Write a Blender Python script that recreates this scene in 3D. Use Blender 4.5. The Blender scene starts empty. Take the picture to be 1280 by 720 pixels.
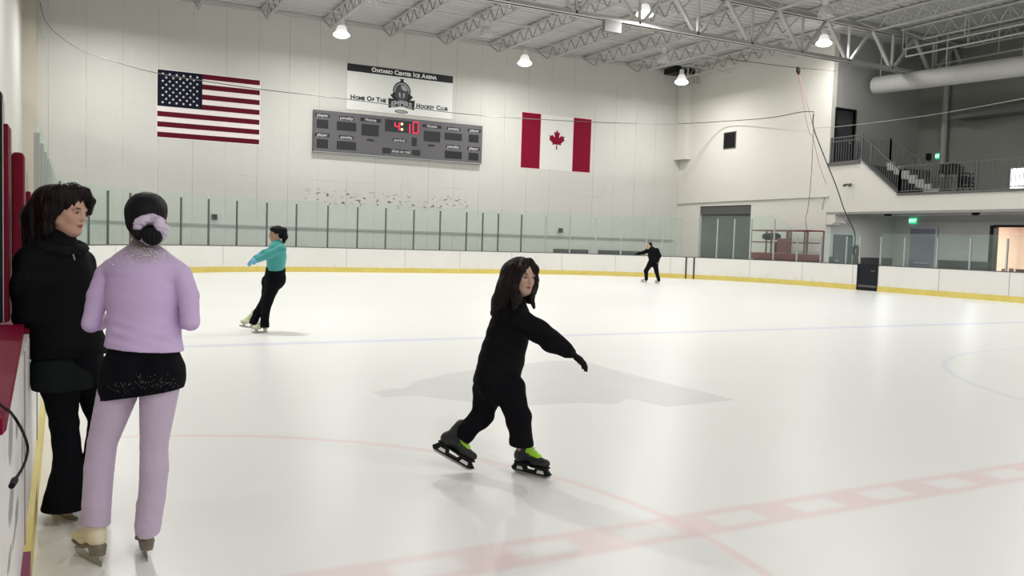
import bpy, bmesh, math, random
import numpy as np
from mathutils import Vector, Matrix
random.seed(7); np.random.seed(7)
C = bpy.context.scene.collection
PI = math.pi

# ------------------------------------------------------------------ camera maths (metres; X across the rink, Y along it)
CAM = np.array([0.2293, -3.3911, 1.4529]); YAW, PITCH, ROLL, FPX = 0.478693, -0.056986, 0.0308056, 1056.283
_f = np.array([math.sin(YAW)*math.cos(PITCH), math.cos(YAW)*math.cos(PITCH), math.sin(PITCH)])
_r0 = np.array([math.cos(YAW), -math.sin(YAW), 0.0]); _u0 = np.cross(_r0, _f)
CR = math.cos(ROLL)*_r0 + math.sin(ROLL)*_u0
CU = -math.sin(ROLL)*_r0 + math.cos(ROLL)*_u0
CF = _f
def ray(px, py): return CF + CR*(px-640)/FPX - CU*(py-360)/FPX
def on(px, py, axis, val):
    d = ray(px, py); t = (val-CAM[axis])/d[axis]; return CAM + t*d
def at(px, py, depth): return CAM + ray(px, py)*depth

# ------------------------------------------------------------------ object helpers
ORIGIN = {}
def tag(o, label=None, cat=None, group=None, kind=None):
    if label: o['label'] = label
    if cat: o['category'] = cat
    if group: o['group'] = group
    if kind: o['kind'] = kind
    return o
def thing(name, label, cat, loc=(0, 0, 0), group=None, kind=None):
    o = bpy.data.objects.new(name, None); C.objects.link(o)
    o.location = loc; o.empty_display_size = .1; ORIGIN[o.name] = np.array(loc, float)
    return tag(o, label, cat, group, kind)
class MB:
    """collects world-space geometry for one mesh"""
    def __init__(s): s.v = []; s.f = []; s.smooth = False
    def add(s, vs, fs):
        n = len(s.v); s.v += [tuple(map(float, p)) for p in vs]; s.f += [tuple(i+n for i in q) for q in fs]; return s
    def box(s, a, b):
        x0, y0, z0 = [min(a[i], b[i]) for i in range(3)]; x1, y1, z1 = [max(a[i], b[i]) for i in range(3)]
        return s.add([(x0,y0,z0),(x1,y0,z0),(x1,y1,z0),(x0,y1,z0),(x0,y0,z1),(x1,y0,z1),(x1,y1,z1),(x0,y1,z1)],
                     [(3,2,1,0),(4,5,6,7),(0,1,5,4),(1,2,6,5),(2,3,7,6),(3,0,4,7)])
    def bbox(s, a, b, bev=.01):
        """box with chamfered vertical and horizontal edges"""
        bm = bmesh.new(); bmesh.ops.create_cube(bm, size=1)
        a = Vector(a); b = Vector(b); c = (a+b)/2; d = b-a
        for v in bm.verts: v.co = Vector((c.x+v.co.x*abs(d.x), c.y+v.co.y*abs(d.y), c.z+v.co.z*abs(d.z)))
        bmesh.ops.bevel(bm, geom=bm.edges[:], offset=bev, segments=2, affect='EDGES', profile=.5)
        bmesh.ops.recalc_face_normals(bm, faces=bm.faces[:])
        bm.verts.index_update(); s.add([v.co[:] for v in bm.verts], [[v.index for v in f.verts] for f in bm.faces]); bm.free(); return s
    def bar(s, a, b, w, h=None, up=(0, 0, 1)):
        """rectangular bar a->b"""
        h = h or w; a = np.array(a, float); b = np.array(b, float); d = b-a; d /= np.linalg.norm(d)
        u = np.array(up, float)
        if abs(d@u) > .98: u = np.array([1., 0, 0]) if abs(d[0]) < .9 else np.array([0, 1., 0])
        r = np.cross(d, u); r /= np.linalg.norm(r); u = np.cross(r, d)
        vs = [p + r*w/2*i + u*h/2*j for p in (a, b) for i, j in ((-1,-1),(1,-1),(1,1),(-1,1))]
        return s.add(vs, [(0,1,2,3),(7,6,5,4),(0,4,5,1),(1,5,6,2),(2,6,7,3),(3,7,4,0)])
    def tube(s, pts, rad, n=8, cap=True):
        pts = [np.array(p, float) for p in pts]; m = len(pts)
        rads = rad if hasattr(rad, '__len__') else [rad]*m
        prev = None; vs = []
        for i, p in enumerate(pts):
            d = pts[min(i+1, m-1)] - pts[max(i-1, 0)]; d = d/(np.linalg.norm(d)+1e-12)
            if prev is None:
                u = np.array([0, 0, 1.]) if abs(d[2]) < .9 else np.array([1., 0, 0])
                r = np.cross(d, u)
            else: r = prev - d*(prev@d)
            r /= np.linalg.norm(r)+1e-12; prev = r; u = np.cross(r, d)
            for k in range(n):
                t = 2*PI*k/n; vs.append(p + rads[i]*(r*math.cos(t)+u*math.sin(t)))
        fs = [(i*n+k, i*n+(k+1) % n, (i+1)*n+(k+1) % n, (i+1)*n+k) for i in range(m-1) for k in range(n)]
        if cap: fs += [tuple(range(n))[::-1], tuple((m-1)*n+k for k in range(n))]
        s.smooth = True
        return s.add(vs, [q[::-1] for q in fs])
    def lathe(s, prof, c=(0, 0, 0), n=24):
        """profile [(r,z)] round a vertical axis through c"""
        vs = []; m = len(prof)
        for r, z in prof:
            for k in range(n): vs.append((c[0]+r*math.cos(2*PI*k/n), c[1]+r*math.sin(2*PI*k/n), c[2]+z))
        s.smooth = True
        return s.add(vs, [(i*n+k, i*n+(k+1) % n, (i+1)*n+(k+1) % n, (i+1)*n+k) for i in range(m-1) for k in range(n)])
    def prism(s, poly, f0, f1):
        """poly: 2D outline; f0/f1 map a 2D point to 3D for the two faces"""
        n = len(poly); vs = [f0(*p) for p in poly] + [f1(*p) for p in poly]
        from mathutils.geometry import tessellate_polygon
        tri = tessellate_polygon([[Vector((p[0], p[1], 0)) for p in poly]])
        fs = [tuple(t) for t in tri] + [tuple(i+n for i in t[::-1]) for t in tri] + [(i, (i+1) % n, n+(i+1) % n, n+i) for i in range(n)]
        return s.add(vs, fs)
def obj(name, mb, mat, parent=None, smooth=None, recalc=True):
    me = bpy.data.meshes.new(name)
    o0 = np.zeros(3); p = parent
    if parent is not None: o0 = ORIGIN.get(parent.name, np.zeros(3))
    v = np.array(mb.v) - o0
    me.from_pydata(v.tolist(), [], mb.f); me.update()
    if recalc:
        bm = bmesh.new(); bm.from_mesh(me); bmesh.ops.recalc_face_normals(bm, faces=bm.faces[:]); bm.to_mesh(me); bm.free()
    sm = mb.smooth if smooth is None else smooth
    if sm: me.polygons.foreach_set('use_smooth', [True]*len(me.polygons))
    if mat: me.materials.append(mat)
    o = bpy.data.objects.new(name, me); C.objects.link(o)
    if sm and mb.smooth:
        try: me.set_sharp_from_angle(angle=math.radians(40))
        except Exception: pass
    ORIGIN[o.name] = o0
    if parent is not None: o.parent = parent
    return o
def struct(name, mb, mat, parent=None, label=None, **k):
    o = obj(name, mb, mat, parent, **k)
    if parent is None: o['kind'] = 'structure'
    if label: o['label'] = label
    return o
def text_mb(body, size, place, bold=0.0, align='CENTER', depth=.002):
    cu = bpy.data.curves.new('t', 'FONT'); cu.body = body; cu.size = size; cu.align_x = align; cu.align_y = 'CENTER'
    cu.offset = bold; cu.extrude = depth; cu.resolution_u = 3
    o = bpy.data.objects.new('t', cu); C.objects.link(o); bpy.context.view_layer.update()
    me = bpy.data.meshes.new_from_object(o.evaluated_get(bpy.context.evaluated_depsgraph_get()))
    mb = MB(); mb.add([place(*v.co) for v in me.vertices], [tuple(p.vertices) for p in me.polygons])
    bpy.data.objects.remove(o); bpy.data.curves.remove(cu); bpy.data.meshes.remove(me)
    return mb
def smallcaps(words, size, bold):
    """(body, x offset, size) pieces: big initials, smaller capitals"""
    out = []; x = 0
    for w in words.split(' '):
        out.append((w[0], x, size)); x += size*(.62 if w[0] != 'I' else .34)
        if len(w) > 1:
            out.append((w[1:], x, size*.76)); x += size*.76*.66*len(w[1:]) - size*.76*.30*w[1:].count('I')
        x += size*.28
    return out, x

# ------------------------------------------------------------------ materials
def mat(name, col, rough=.6, metal=0., spec=.4, noise=0., nscale=8., bump=0., bscale=40., stretch=(1, 1, 1), emit=None, estr=0., sheen=0., alpha=None):
    m = bpy.data.materials.new(name); m.use_nodes = True; nt = m.node_tree; N = nt.nodes; b = N['Principled BSDF']
    b.inputs['Base Color'].default_value = (*col, 1); b.inputs['Roughness'].default_value = rough; b.inputs['Metallic'].default_value = metal
    b.inputs['Specular IOR Level'].default_value = spec
    if sheen: b.inputs['Sheen Weight'].default_value = sheen; b.inputs['Sheen Roughness'].default_value = .5
    if emit: b.inputs['Emission Color'].default_value = (*emit, 1); b.inputs['Emission Strength'].default_value = estr
    if noise or bump:
        tc = N.new('ShaderNodeTexCoord'); mp = N.new('ShaderNodeMapping'); mp.inputs['Scale'].default_value = stretch
        nt.links.new(tc.outputs['Object'], mp.inputs[0])
    if noise:
        nz = N.new('ShaderNodeTexNoise'); nz.inputs['Scale'].default_value = nscale; nz.inputs['Detail'].default_value = 5
        nt.links.new(mp.outputs[0], nz.inputs['Vector'])
        mx = N.new('ShaderNodeMix'); mx.data_type = 'RGBA'
        mx.inputs['A'].default_value = (*[c*(1-noise) for c in col], 1); mx.inputs['B'].default_value = (*[min(1, c*(1+noise)) for c in col], 1)
        nt.links.new(nz.outputs['Fac'], mx.inputs['Factor']); nt.links.new(mx.outputs['Result'], b.inputs['Base Color'])
    if bump:
        n2 = N.new('ShaderNodeTexNoise'); n2.inputs['Scale'].default_value = bscale; n2.inputs['Detail'].default_value = 4
        nt.links.new(mp.outputs[0], n2.inputs['Vector'])
        bp = N.new('ShaderNodeBump'); bp.inputs['Strength'].default_value = bump; bp.inputs['Distance'].default_value = .01
        nt.links.new(n2.outputs['Fac'], bp.inputs['Height']); nt.links.new(bp.outputs[0], b.inputs['Normal'])
    return m
class NG:
    """tiny node-math helper"""
    def __init__(s, m): s.nt = m.node_tree; s.N = s.nt.nodes
    def put(s, sock, v):
        if isinstance(v, (int, float)): sock.default_value = v
        elif isinstance(v, tuple): sock.default_value = v
        else: s.nt.links.new(v, sock)
    def m(s, op, a, b=0., c=0., clamp=False):
        n = s.N.new('ShaderNodeMath'); n.operation = op; n.use_clamp = clamp
        s.put(n.inputs[0], a); s.put(n.inputs[1], b); s.put(n.inputs[2], c); return n.outputs[0]
    def band(s, d, w, soft):
        """1 where |d|<w with a soft edge"""
        return s.m('MULTIPLY_ADD', s.m('SUBTRACT', w, s.m('ABSOLUTE', d)), 1/soft, .5, True)
    def mix(s, f, a, b):
        n = s.N.new('ShaderNodeMix'); n.data_type = 'RGBA'; s.put(n.inputs['Factor'], f); s.put(n.inputs['A'], a); s.put(n.inputs['B'], b); return n.outputs['Result']
    def noise(s, vec, scale, detail=4, rough=.5):
        n = s.N.new('ShaderNodeTexNoise'); n.inputs['Scale'].default_value = scale; n.inputs['Detail'].default_value = detail; n.inputs['Roughness'].default_value = rough
        s.nt.links.new(vec, n.inputs['Vector']); return n.outputs['Fac']
    def coord(s):
        t = s.N.new('ShaderNodeTexCoord'); sp = s.N.new('ShaderNodeSeparateXYZ'); s.nt.links.new(t.outputs['Object'], sp.inputs[0]); return t.outputs['Object'], sp.outputs
    def map(s, vec, sc):
        n = s.N.new('ShaderNodeMapping'); n.inputs['Scale'].default_value = sc; s.nt.links.new(vec, n.inputs[0]); return n.outputs[0]

def ice_material():
    m = mat('ice', (.8, .8, .79), .32, spec=.25); g = NG(m); v, (x, y, z) = g.coord()
    n1 = g.noise(g.map(v, (.35, .35, 1)), 1.0, 5); n2 = g.noise(g.map(v, (9, 1.5, 1)), 3.0, 6, .7)
    base = g.mix(n1, (.845, .845, .825, 1), (.895, .895, .88, 1))
    base = g.mix(g.m('MULTIPLY', g.m('SUBTRACT', n2, .5), .25, clamp=True), base, (.93, .93, .93, 1))
    wob = g.m('MULTIPLY', g.m('SUBTRACT', g.noise(v, 2.2, 3), .5), .035)
    # red centre line with its white squares
    yy = g.m('ADD', y, wob)
    red = g.band(yy, .155, .05)
    fx = g.m('SUBTRACT', g.m('FRACT', g.m('DIVIDE', g.m('SUBTRACT', x, 1.61-.29), .59)), .5)
    sq = g.m('MULTIPLY', g.band(fx, .27, .10), g.band(yy, .085, .05))
    red = g.m('MULTIPLY', red, g.m('SUBTRACT', 1.0, g.m('MULTIPLY', sq, .92)))
    fade = g.m('MULTIPLY_ADD', n1, .5, .62, True)
    base = g.mix(g.m('MULTIPLY', g.m('MULTIPLY', red, fade), .66), base, (.85, .62, .65, 1))
    # referee crease (red arc of ten feet)
    rr = g.m('ADD', g.m('SQRT', g.m('ADD', g.m('MULTIPLY', x, x), g.m('MULTIPLY', y, y))), wob)
    arc = g.band(g.m('SUBTRACT', rr, 3.04), .028, .04)
    base = g.mix(g.m('MULTIPLY', g.m('MULTIPLY', arc, fade), .6), base, (.86, .60, .62, 1))
    # blue line and centre circle
    bl = g.band(g.m('SUBTRACT', yy, 7.77), .115, .06)
    base = g.mix(g.m('MULTIPLY', bl, .62), base, (.62, .64, .84, 1))
    xc = g.m('SUBTRACT', x, 12.95)
    rc = g.m('SQRT', g.m('ADD', g.m('MULTIPLY', xc, xc), g.m('MULTIPLY', y, y)))
    base = g.mix(g.m('MULTIPLY', g.band(g.m('SUBTRACT', rc, 4.57), .03, .05), .45), base, (.64, .66, .86, 1))
    b = m.node_tree.nodes['Principled BSDF']; g.put(b.inputs['Base Color'], base)
    bp = g.N.new('ShaderNodeBump'); bp.inputs['Strength'].default_value = .08; bp.inputs['Distance'].default_value = .004
    g.put(bp.inputs['Height'], n2); g.put(b.inputs['Normal'], bp.outputs[0])
    return m
def wall_material(axis, seam=1.22, marks=True):
    """painted tilt-up concrete: faint vertical board seams, blotches, chips"""
    m = mat('painted_concrete', (.7, .69, .64), .75, spec=.2); g = NG(m); v, xyz = g.coord(); u = xyz[axis]; z = xyz[2]
    n1 = g.noise(v, .5, 6, .6); n2 = g.noise(g.map(v, (3, 3, .35)), 1.5, 5, .65)
    base = g.mix(n1, (.585, .575, .535, 1), (.655, .65, .615, 1))
    base = g.mix(g.m('MULTIPLY', g.m('SUBTRACT', n2, .35), .5, clamp=True), base, (.53, .52, .48, 1))
    ws = g.m('ADD', u, g.m('MULTIPLY', g.m('SUBTRACT', g.noise(v, .8, 2), .5), .04))
    fs = g.m('SUBTRACT', g.m('FRACT', g.m('DIVIDE', ws, seam)), .5)
    ln = g.m('MULTIPLY', g.band(fs, .009, .01), g.m('MULTIPLY_ADD', g.noise(g.map(v, (1, 1, .5)), 1.3, 3), 3.5, -1.2, True))
    base = g.mix(g.m('MULTIPLY', ln, .75), base, (.33, .32, .29, 1))
    # short horizontal form joints
    fz = g.m('SUBTRACT', g.m('FRACT', g.m('DIVIDE', z, 2.44)), .5)
    hz = g.m('MULTIPLY', g.band(fz, .004, .005), g.m('MULTIPLY_ADD', g.noise(g.map(v, (.6, .6, .4)), 1.1, 2), 9., -5.0, True))
    base = g.mix(g.m('MULTIPLY', hz, .5), base, (.36, .35, .31, 1))
    if marks:   # chipped paint above the glass
        ch = g.m('MULTIPLY_ADD', g.noise(g.map(v, (1, 1, 1.6)), 5.5, 5, .6), 22., -12.9, True)
        zone = g.m('MULTIPLY', g.band(g.m('SUBTRACT', z, 2.98), .28, .2), g.m('MULTIPLY', g.band(g.m('SUBTRACT', u, 12.4), 3.6, 1.0), 1.0))
        base = g.mix(g.m('MULTIPLY', ch, zone), base, (.12, .10, .06, 1))
    b = m.node_tree.nodes['Principled BSDF']; g.put(b.inputs['Base Color'], base)
    return m
def board_material():
    m = mat('white_board', (.80, .79, .76), .42, spec=.35); g = NG(m); v, (x, y, z) = g.coord()
    base = g.mix(g.noise(v, .9, 4), (.75, .735, .70, 1), (.83, .82, .79, 1))
    sc = g.m('MULTIPLY', g.m('MULTIPLY_ADD', g.noise(v, 3.5, 6, .7), 4., -2.1, True), g.m('MULTIPLY_ADD', z, -3.2, 1.6, True))
    base = g.mix(g.m('MULTIPLY', sc, .55), base, (.42, .41, .39, 1))
    b = m.node_tree.nodes['Principled BSDF']; g.put(b.inputs['Base Color'], base)
    return m
def near_board_material():
    m = mat('worn_white_board', (.78, .77, .74), .4, spec=.35); g = NG(m); v, (x, y, z) = g.coord()
    base = g.mix(g.noise(v, 1.7, 5), (.76, .745, .72, 1), (.88, .87, .85, 1))
    patch = g.m('MULTIPLY_ADD', g.noise(g.map(v, (1, 2.6, .8)), 3.2, 5, .55), 16., -10.4, True)
    base = g.mix(g.m('MULTIPLY', patch, .8), base, (.30, .31, .29, 1))
    nz = g.m('MULTIPLY', g.m('SUBTRACT', g.noise(g.map(v, (1, 8, 5)), 6., 4), .5), .9)
    for cy, cz, ry, rz in SCUFFS:      # worn-through grey patches
        a = g.m('DIVIDE', g.m('SUBTRACT', y, cy), ry); b_ = g.m('DIVIDE', g.m('SUBTRACT', z, cz), rz)
        q = g.m('ADD', g.m('SQRT', g.m('ADD', g.m('MULTIPLY', a, a), g.m('MULTIPLY', b_, b_))), nz)
        base = g.mix(g.m('MULTIPLY', g.m('MULTIPLY_ADD', q, -4., 4.2, True), .85), base, (.23, .24, .225, 1))
    st = g.m('MULTIPLY_ADD', g.noise(g.map(v, (1, 14, .25)), 2.0, 3), 8., -5.3, True)
    base = g.mix(g.m('MULTIPLY', st, .35), base, (.40, .36, .36, 1))
    b = m.node_tree.nodes['Principled BSDF']; g.put(b.inputs['Base Color'], base)
    return m
def kick_material():
    m = mat('yellow_kick', (.68, .53, .10), .45); g = NG(m); v, (x, y, z) = g.coord()
    base = g.mix(g.noise(v, 3, 5), (.62, .49, .08, 1), (.80, .67, .22, 1))
    d = g.m('MULTIPLY_ADD', g.noise(v, 14, 5, .7), 12., -8.2, True)
    base = g.mix(d, base, (.12, .10, .05, 1))
    b = m.node_tree.nodes['Principled BSDF']; g.put(b.inputs['Base Color'], base)
    return m
def glass_material():
    """old acrylic: greenish, a little hazy, a little mirror"""
    m = bpy.data.materials.new('shield_glass'); m.use_nodes = True; nt = m.node_tree; N = nt.nodes; N.clear(); L = nt.links
    out = N.new('ShaderNodeOutputMaterial'); tr = N.new('ShaderNodeBsdfTransparent'); tr.inputs[0].default_value = (.955, .985, .972, 1)
    gl = N.new('ShaderNodeBsdfGlossy'); gl.inputs['Roughness'].default_value = .08; gl.inputs[0].default_value = (.9, 1, .95, 1)
    df = N.new('ShaderNodeBsdfDiffuse'); df.inputs[0].default_value = (.55, .68, .61, 1)
    lw = N.new('ShaderNodeLayerWeight'); lw.inputs[0].default_value = .12
    tc = N.new('ShaderNodeTexCoord'); nz = N.new('ShaderNodeTexNoise'); nz.inputs['Scale'].default_value = 1.3; nz.inputs['Detail'].default_value = 5; L.new(tc.outputs['Object'], nz.inputs['Vector'])
    mp = N.new('ShaderNodeMath'); mp.operation = 'MULTIPLY_ADD'; mp.inputs[1].default_value = .10; mp.inputs[2].default_value = .015; L.new(nz.outputs['Fac'], mp.inputs[0])
    m1 = N.new('ShaderNodeMixShader'); L.new(mp.outputs[0], m1.inputs[0]); L.new(tr.outputs[0], m1.inputs[1]); L.new(df.outputs[0], m1.inputs[2])
    m2 = N.new('ShaderNodeMixShader'); fr_ = N.new('ShaderNodeMath'); fr_.operation = 'MULTIPLY'; fr_.inputs[1].default_value = .3; L.new(lw.outputs['Fresnel'], fr_.inputs[0]); L.new(fr_.outputs[0], m2.inputs[0]); L.new(m1.outputs[0], m2.inputs[1]); L.new(gl.outputs[0], m2.inputs[2])
    L.new(m2.outputs[0], out.inputs[0]); return m
def lamp_glass_material():
    m = bpy.data.materials.new('prismatic_glass'); m.use_nodes = True; nt = m.node_tree; N = nt.nodes; N.clear(); L = nt.links
    out = N.new('ShaderNodeOutputMaterial'); tr = N.new('ShaderNodeBsdfTransparent'); tr.inputs[0].default_value = (.9, .9, .9, 1)
    p = N.new('ShaderNodeBsdfPrincipled'); p.inputs['Base Color'].default_value = (.75, .75, .73, 1); p.inputs['Roughness'].default_value = .2
    w = N.new('ShaderNodeTexNoise'); w.inputs['Scale'].default_value = 7
    mp = N.new('ShaderNodeMath'); mp.operation = 'MULTIPLY_ADD'; mp.inputs[1].default_value = .9; mp.inputs[2].default_value = .05; mp.use_clamp = True; L.new(w.outputs['Fac'], mp.inputs[0])
    mx = N.new('ShaderNodeMixShader'); L.new(mp.outputs[0], mx.inputs[0]); L.new(tr.outputs[0], mx.inputs[1]); L.new(p.outputs[0], mx.inputs[2]); L.new(mx.outputs[0], out.inputs[0]); return m
def emit_mat(name, col, s):
    m = bpy.data.materials.new(name); m.use_nodes = True; N = m.node_tree.nodes; N.clear()
    o = N.new('ShaderNodeOutputMaterial'); e = N.new('ShaderNodeEmission'); e.inputs[0].default_value = (*col, 1); e.inputs[1].default_value = s
    m.node_tree.links.new(e.outputs[0], o.inputs[0]); return m
SCUFFS = []
for px_, py_, w_, h_ in ((11, 548, 3.2, 32), (12, 628, 4.2, 24), (21, 640, 2.5, 16), (17, 668, 3.5, 8), (30, 560, 1.2, 40), (21, 535, 1.5, 14), (9, 700, 3, 12)):
    a_ = on(px_, py_, 0, .06); b_ = on(px_+w_, py_, 0, .06); c_ = on(px_, py_+h_, 0, .06); SCUFFS.append((a_[1]-1.5, a_[2], abs(b_[1]-a_[1])+.02, abs(c_[2]-a_[2])))
M = dict(
    ice=ice_material(), wall_x=wall_material(0), wall_y=wall_material(1, 1.22, False), board=board_material(), near_board=near_board_material(), kick=kick_material(), glass=glass_material(),
    lampglass=lamp_glass_material(),
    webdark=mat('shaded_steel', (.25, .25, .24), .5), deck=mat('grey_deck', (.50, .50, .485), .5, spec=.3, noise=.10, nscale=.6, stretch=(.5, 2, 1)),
    steel=mat('painted_steel', (.50, .50, .485), .5, spec=.35, noise=.08, nscale=3),
    darksteel=mat('dark_steel', (.10, .10, .10), .5), post=mat('aluminium_post', (.46, .47, .46), .4, .5),
    postdark=mat('dark_post', (.10, .11, .11), .5), cap=mat('grey_cap', (.10, .10, .105), .5),
    red=mat('red_pad', (.15, .003, .016), .6, spec=.12, noise=.15, nscale=3), redcap=mat('red_cap', (.185, .003, .026), .55, spec=.06, noise=.12, nscale=4),
    greywall=mat('grey_paint', (.36, .36, .35), .8, spec=.2, noise=.05, nscale=.7), whitewall=mat('white_paint', (.68, .665, .615), .75, spec=.2, noise=.04, nscale=.6),
    soffit=mat('grey_soffit', (.47, .47, .455), .8), door_dark=mat('dark_door', (.055, .055, .06), .5), door_blue=mat('blue_door', (.20, .205, .265), .35, spec=.5, noise=.1, nscale=1.5),
    navy=mat('navy_panel', (.012, .0135, .02), .5, spec=.2), rollup=mat('grey_green_shutter', (.115, .125, .12), .45, noise=.08, nscale=2),
    rail=mat('grey_railing', (.115, .115, .12), .5, spec=.3), conc=mat('grey_concrete', (.33, .33, .32), .8, noise=.15, nscale=2),
    black=mat('black_plastic', (.008, .008, .009), .55, spec=.2), rubber=mat('black_rubber', (.008, .008, .009), .85, spec=.15),
    cable=mat('steel_cable', (.13, .13, .125), .4), darkcable=mat('dark_cable', (.035, .035, .035), .6), pink=mat('pink_rope', (.42, .17, .22), .8),
    duct=mat('grey_duct', (.52, .52, .50), .6, noise=.06, nscale=3, stretch=(1, 3, 1)), lift=mat('red_machine_paint', (.20, .015, .028), .45, noise=.15, nscale=4),
    flagred=mat('flag_red', (.105, .007, .018), .7, spec=.1), flagblue=mat('flag_blue', (.007, .010, .022), .7, spec=.1), flagwhite=mat('flag_white', (.80, .74, .74), .7),
    canred=mat('leaf_red', (.21, .006, .028), .7, spec=.1), pinkpaint=mat('pink_paint', (.80, .55, .57), .7), bannerw=mat('banner_white', (.76, .77, .74), .6, noise=.04, nscale=1.5), ink=mat('banner_black', (.015, .015, .02), .6),
    greyink=mat('banner_grey', (.055, .06, .065), .6), lightink=mat('banner_silver', (.36, .37, .38), .6),
    sbgrey=mat('scoreboard_grey', (.115, .11, .122), .5, noise=.06, nscale=2), sbblack=mat('scoreboard_black', (.018, .02, .024), .35), sbtext=mat('scoreboard_text', (.55, .55, .54), .6),
    digit=emit_mat('red_digit', (1., .05, .11), 1.3), digitdim=emit_mat('dim_red_digit', (1., .03, .12), .7), colon=emit_mat('amber_digit', (1., .42, .22), 3.5),
    lit=emit_mat('lit_bell', (1., .98, .94), 12.), litbell=mat('glowing_glass', (.8, .8, .78), .3, emit=(1., .98, .95), estr=.5), exitg=emit_mat('exit_green', (.04, .75, .32), 1.1), exitw=emit_mat('exit_letters', (.6, 1., .8), 2.0),
    window=emit_mat('daylight_window', (1., 1., 1.), 3.2), roomwall=mat('warm_room_wall', (.78, .66, .58), .8, noise=.08, nscale=1.5), brown=mat('brown_chair', (.11, .06, .05), .6),
    white=mat('white_plastic', (.75, .75, .73), .5), markgrey=mat('ice_marking_grey', (.735, .74, .725), .34, spec=.25, noise=.06, nscale=3))
# ------------------------------------------------------------------ the setting
L, W, RC = 28.607, 25.9, 8.5          # rink: end boards, far side boards, corner radius
YE, XR, XB = 31.5, 27.82, 32.0        # end wall, side wall / balcony front, wall behind the balcony
YC = 21.8                             # convex corner where the side wall ends
ZM, ZR = 3.58, 10.28                  # balcony floor, roof
SA = PI/2*RC; SB = W-2*RC
def path(s):
    """point and outward normal along the boards, s from the start of the left corner"""
    if s < 0: return (0, L-RC+s, -1., 0.)
    if s < SA: t = s/RC; return (RC-RC*math.cos(t), L-RC+RC*math.sin(t), -math.cos(t), math.sin(t))
    s -= SA
    if s < SB: return (RC+s, L, 0., 1.)
    s -= SB
    if s < SA: t = s/RC; return (W-RC+RC*math.sin(t), L-RC+RC*math.cos(t), math.sin(t), math.cos(t))
    return (W, L-RC-(s-SA), 1., 0.)
S_END = SA+SB+SA
def strip(mb, s0, s1, o0, o1, z0, z1, step=.45):
    """solid strip following the boards between offsets o0..o1 and heights z0..z1"""
    n = max(1, int(abs(s1-s0)/step)) if not (s0 >= S_END or s1 <= 0 or (SA <= s0 and s1 <= SA+SB)) else 1
    brk = [s0+(s1-s0)*i/n for i in range(n+1)]
    vs = []; fs = []
    for s in brk:
        x, y, nx, ny = path(s)
        for o, z in ((o0, z0), (o1, z0), (o1, z1), (o0, z1)): vs.append((x+nx*o, y+ny*o, z))
    for i in range(n):
        a = i*4; b = a+4
        for k in range(4): fs.append((a+k, a+(k+1) % 4, b+(k+1) % 4, b+k))
    fs += [(3, 2, 1, 0), tuple(n*4+k for k in range(4))]
    return mb.add(vs, fs)

# ice: rounded sheet
ice = MB(); out = []
for s in np.linspace(0, S_END, 90): out.append(path(s)[:2])
out += [(W, -28), (0, -28)]
ice.prism(out, lambda a, b: (a, b, 0.0), lambda a, b: (a, b, -.05)); struct('ice_floor', ice, M['ice'], label='white ice sheet with faded pink and blue lines')
fl = MB(); fl.box((-6, -30, -.12), (42, 33, -.055)); struct('floor', fl, M['conc'])
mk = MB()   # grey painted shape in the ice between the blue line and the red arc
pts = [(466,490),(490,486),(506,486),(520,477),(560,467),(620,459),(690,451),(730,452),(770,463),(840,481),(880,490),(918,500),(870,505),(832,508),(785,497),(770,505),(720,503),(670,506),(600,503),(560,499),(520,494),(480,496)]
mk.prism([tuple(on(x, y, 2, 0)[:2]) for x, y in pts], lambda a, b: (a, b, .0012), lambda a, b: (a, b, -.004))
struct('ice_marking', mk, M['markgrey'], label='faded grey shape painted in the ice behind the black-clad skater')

# walls
w = MB(); w.box((-1.4, YE, -.1), (XR+.3, YE+.3, ZR+.3)); struct('wall_end', w, M['wall_x'])
w = MB(); w.box((-1.7, -30, -.1), (-1.4, YE+.3, ZR+.3)); struct('wall_left', w, M['wall_y'])
w = MB(); w.box((-1.4, YE-.35, -.1), (-.97, YE, ZR)); struct('trim_1', w, mat('beige_pilaster', (.56, .52, .44), .8, noise=.06, nscale=.8), label='beige pilaster in the left corner of the hall')
w = MB(); w.box((-1.7, -30.3, -.1), (42, -30, ZR+.3)); struct('wall_back', w, M['whitewall'])
w = MB()   # side wall with the shutter opening
a0 = on(939, 256, 0, XR); a1 = on(875, 258, 0, XR); y0, y1, zt = a0[1], a1[1], 3.4
w.box((XR, YC, -.1), (XR+.3, y0, ZR)); w.box((XR, y1, -.1), (XR+.3, YE, ZR)); w.box((XR, y0, zt), (XR+.3, y1, ZR))
struct('wall_right', w, M['whitewall'])
d = MB(); n = 34
for i in range(n):
    z0 = zt*i/n; d.box((XR+.14, y0, z0), (XR+.19, y1, z0+zt/n*.62)); d.box((XR+.16, y0, z0+zt/n*.62), (XR+.2, y1, z0+zt/n))
sh = struct('door_1', d, M['rollup'], label='grey roll-up shutter in the right side wall')
h = MB(); h.box((XR+.05, y0, zt-.42), (XR+.14, y1, zt)); obj('shutter_hood', h, M['darksteel'], sh)
w = MB(); w.box((XR-.32, YE-.75, on(850,197,1,YE-.4)[2]), (XR, YE, ZR)); w.box((XR-.42, YE-.85, on(850,197,1,YE-.4)[2]-.1), (XR, YE, on(850,197,1,YE-.4)[2]))
struct('trim_2', w, M['whitewall'], label='boxed pipe chase high in the right corner of the hall')
w = MB(); zd0, zd1 = 4.93, 7.25; dx0, dx1 = 28.1, 29.2
w.box((XR+.3, YC, 3.0), (dx0, YC+.3, ZR)); w.box((dx1, YC, 3.0), (XB+1.5, YC+.3, ZR)); w.box((dx0, YC, zd1), (dx1, YC+.3, ZR)); w.box((dx0, YC, 3.0), (dx1, YC+.3, zd0))
struct('wall_landing', w, M['greywall'])
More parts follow.
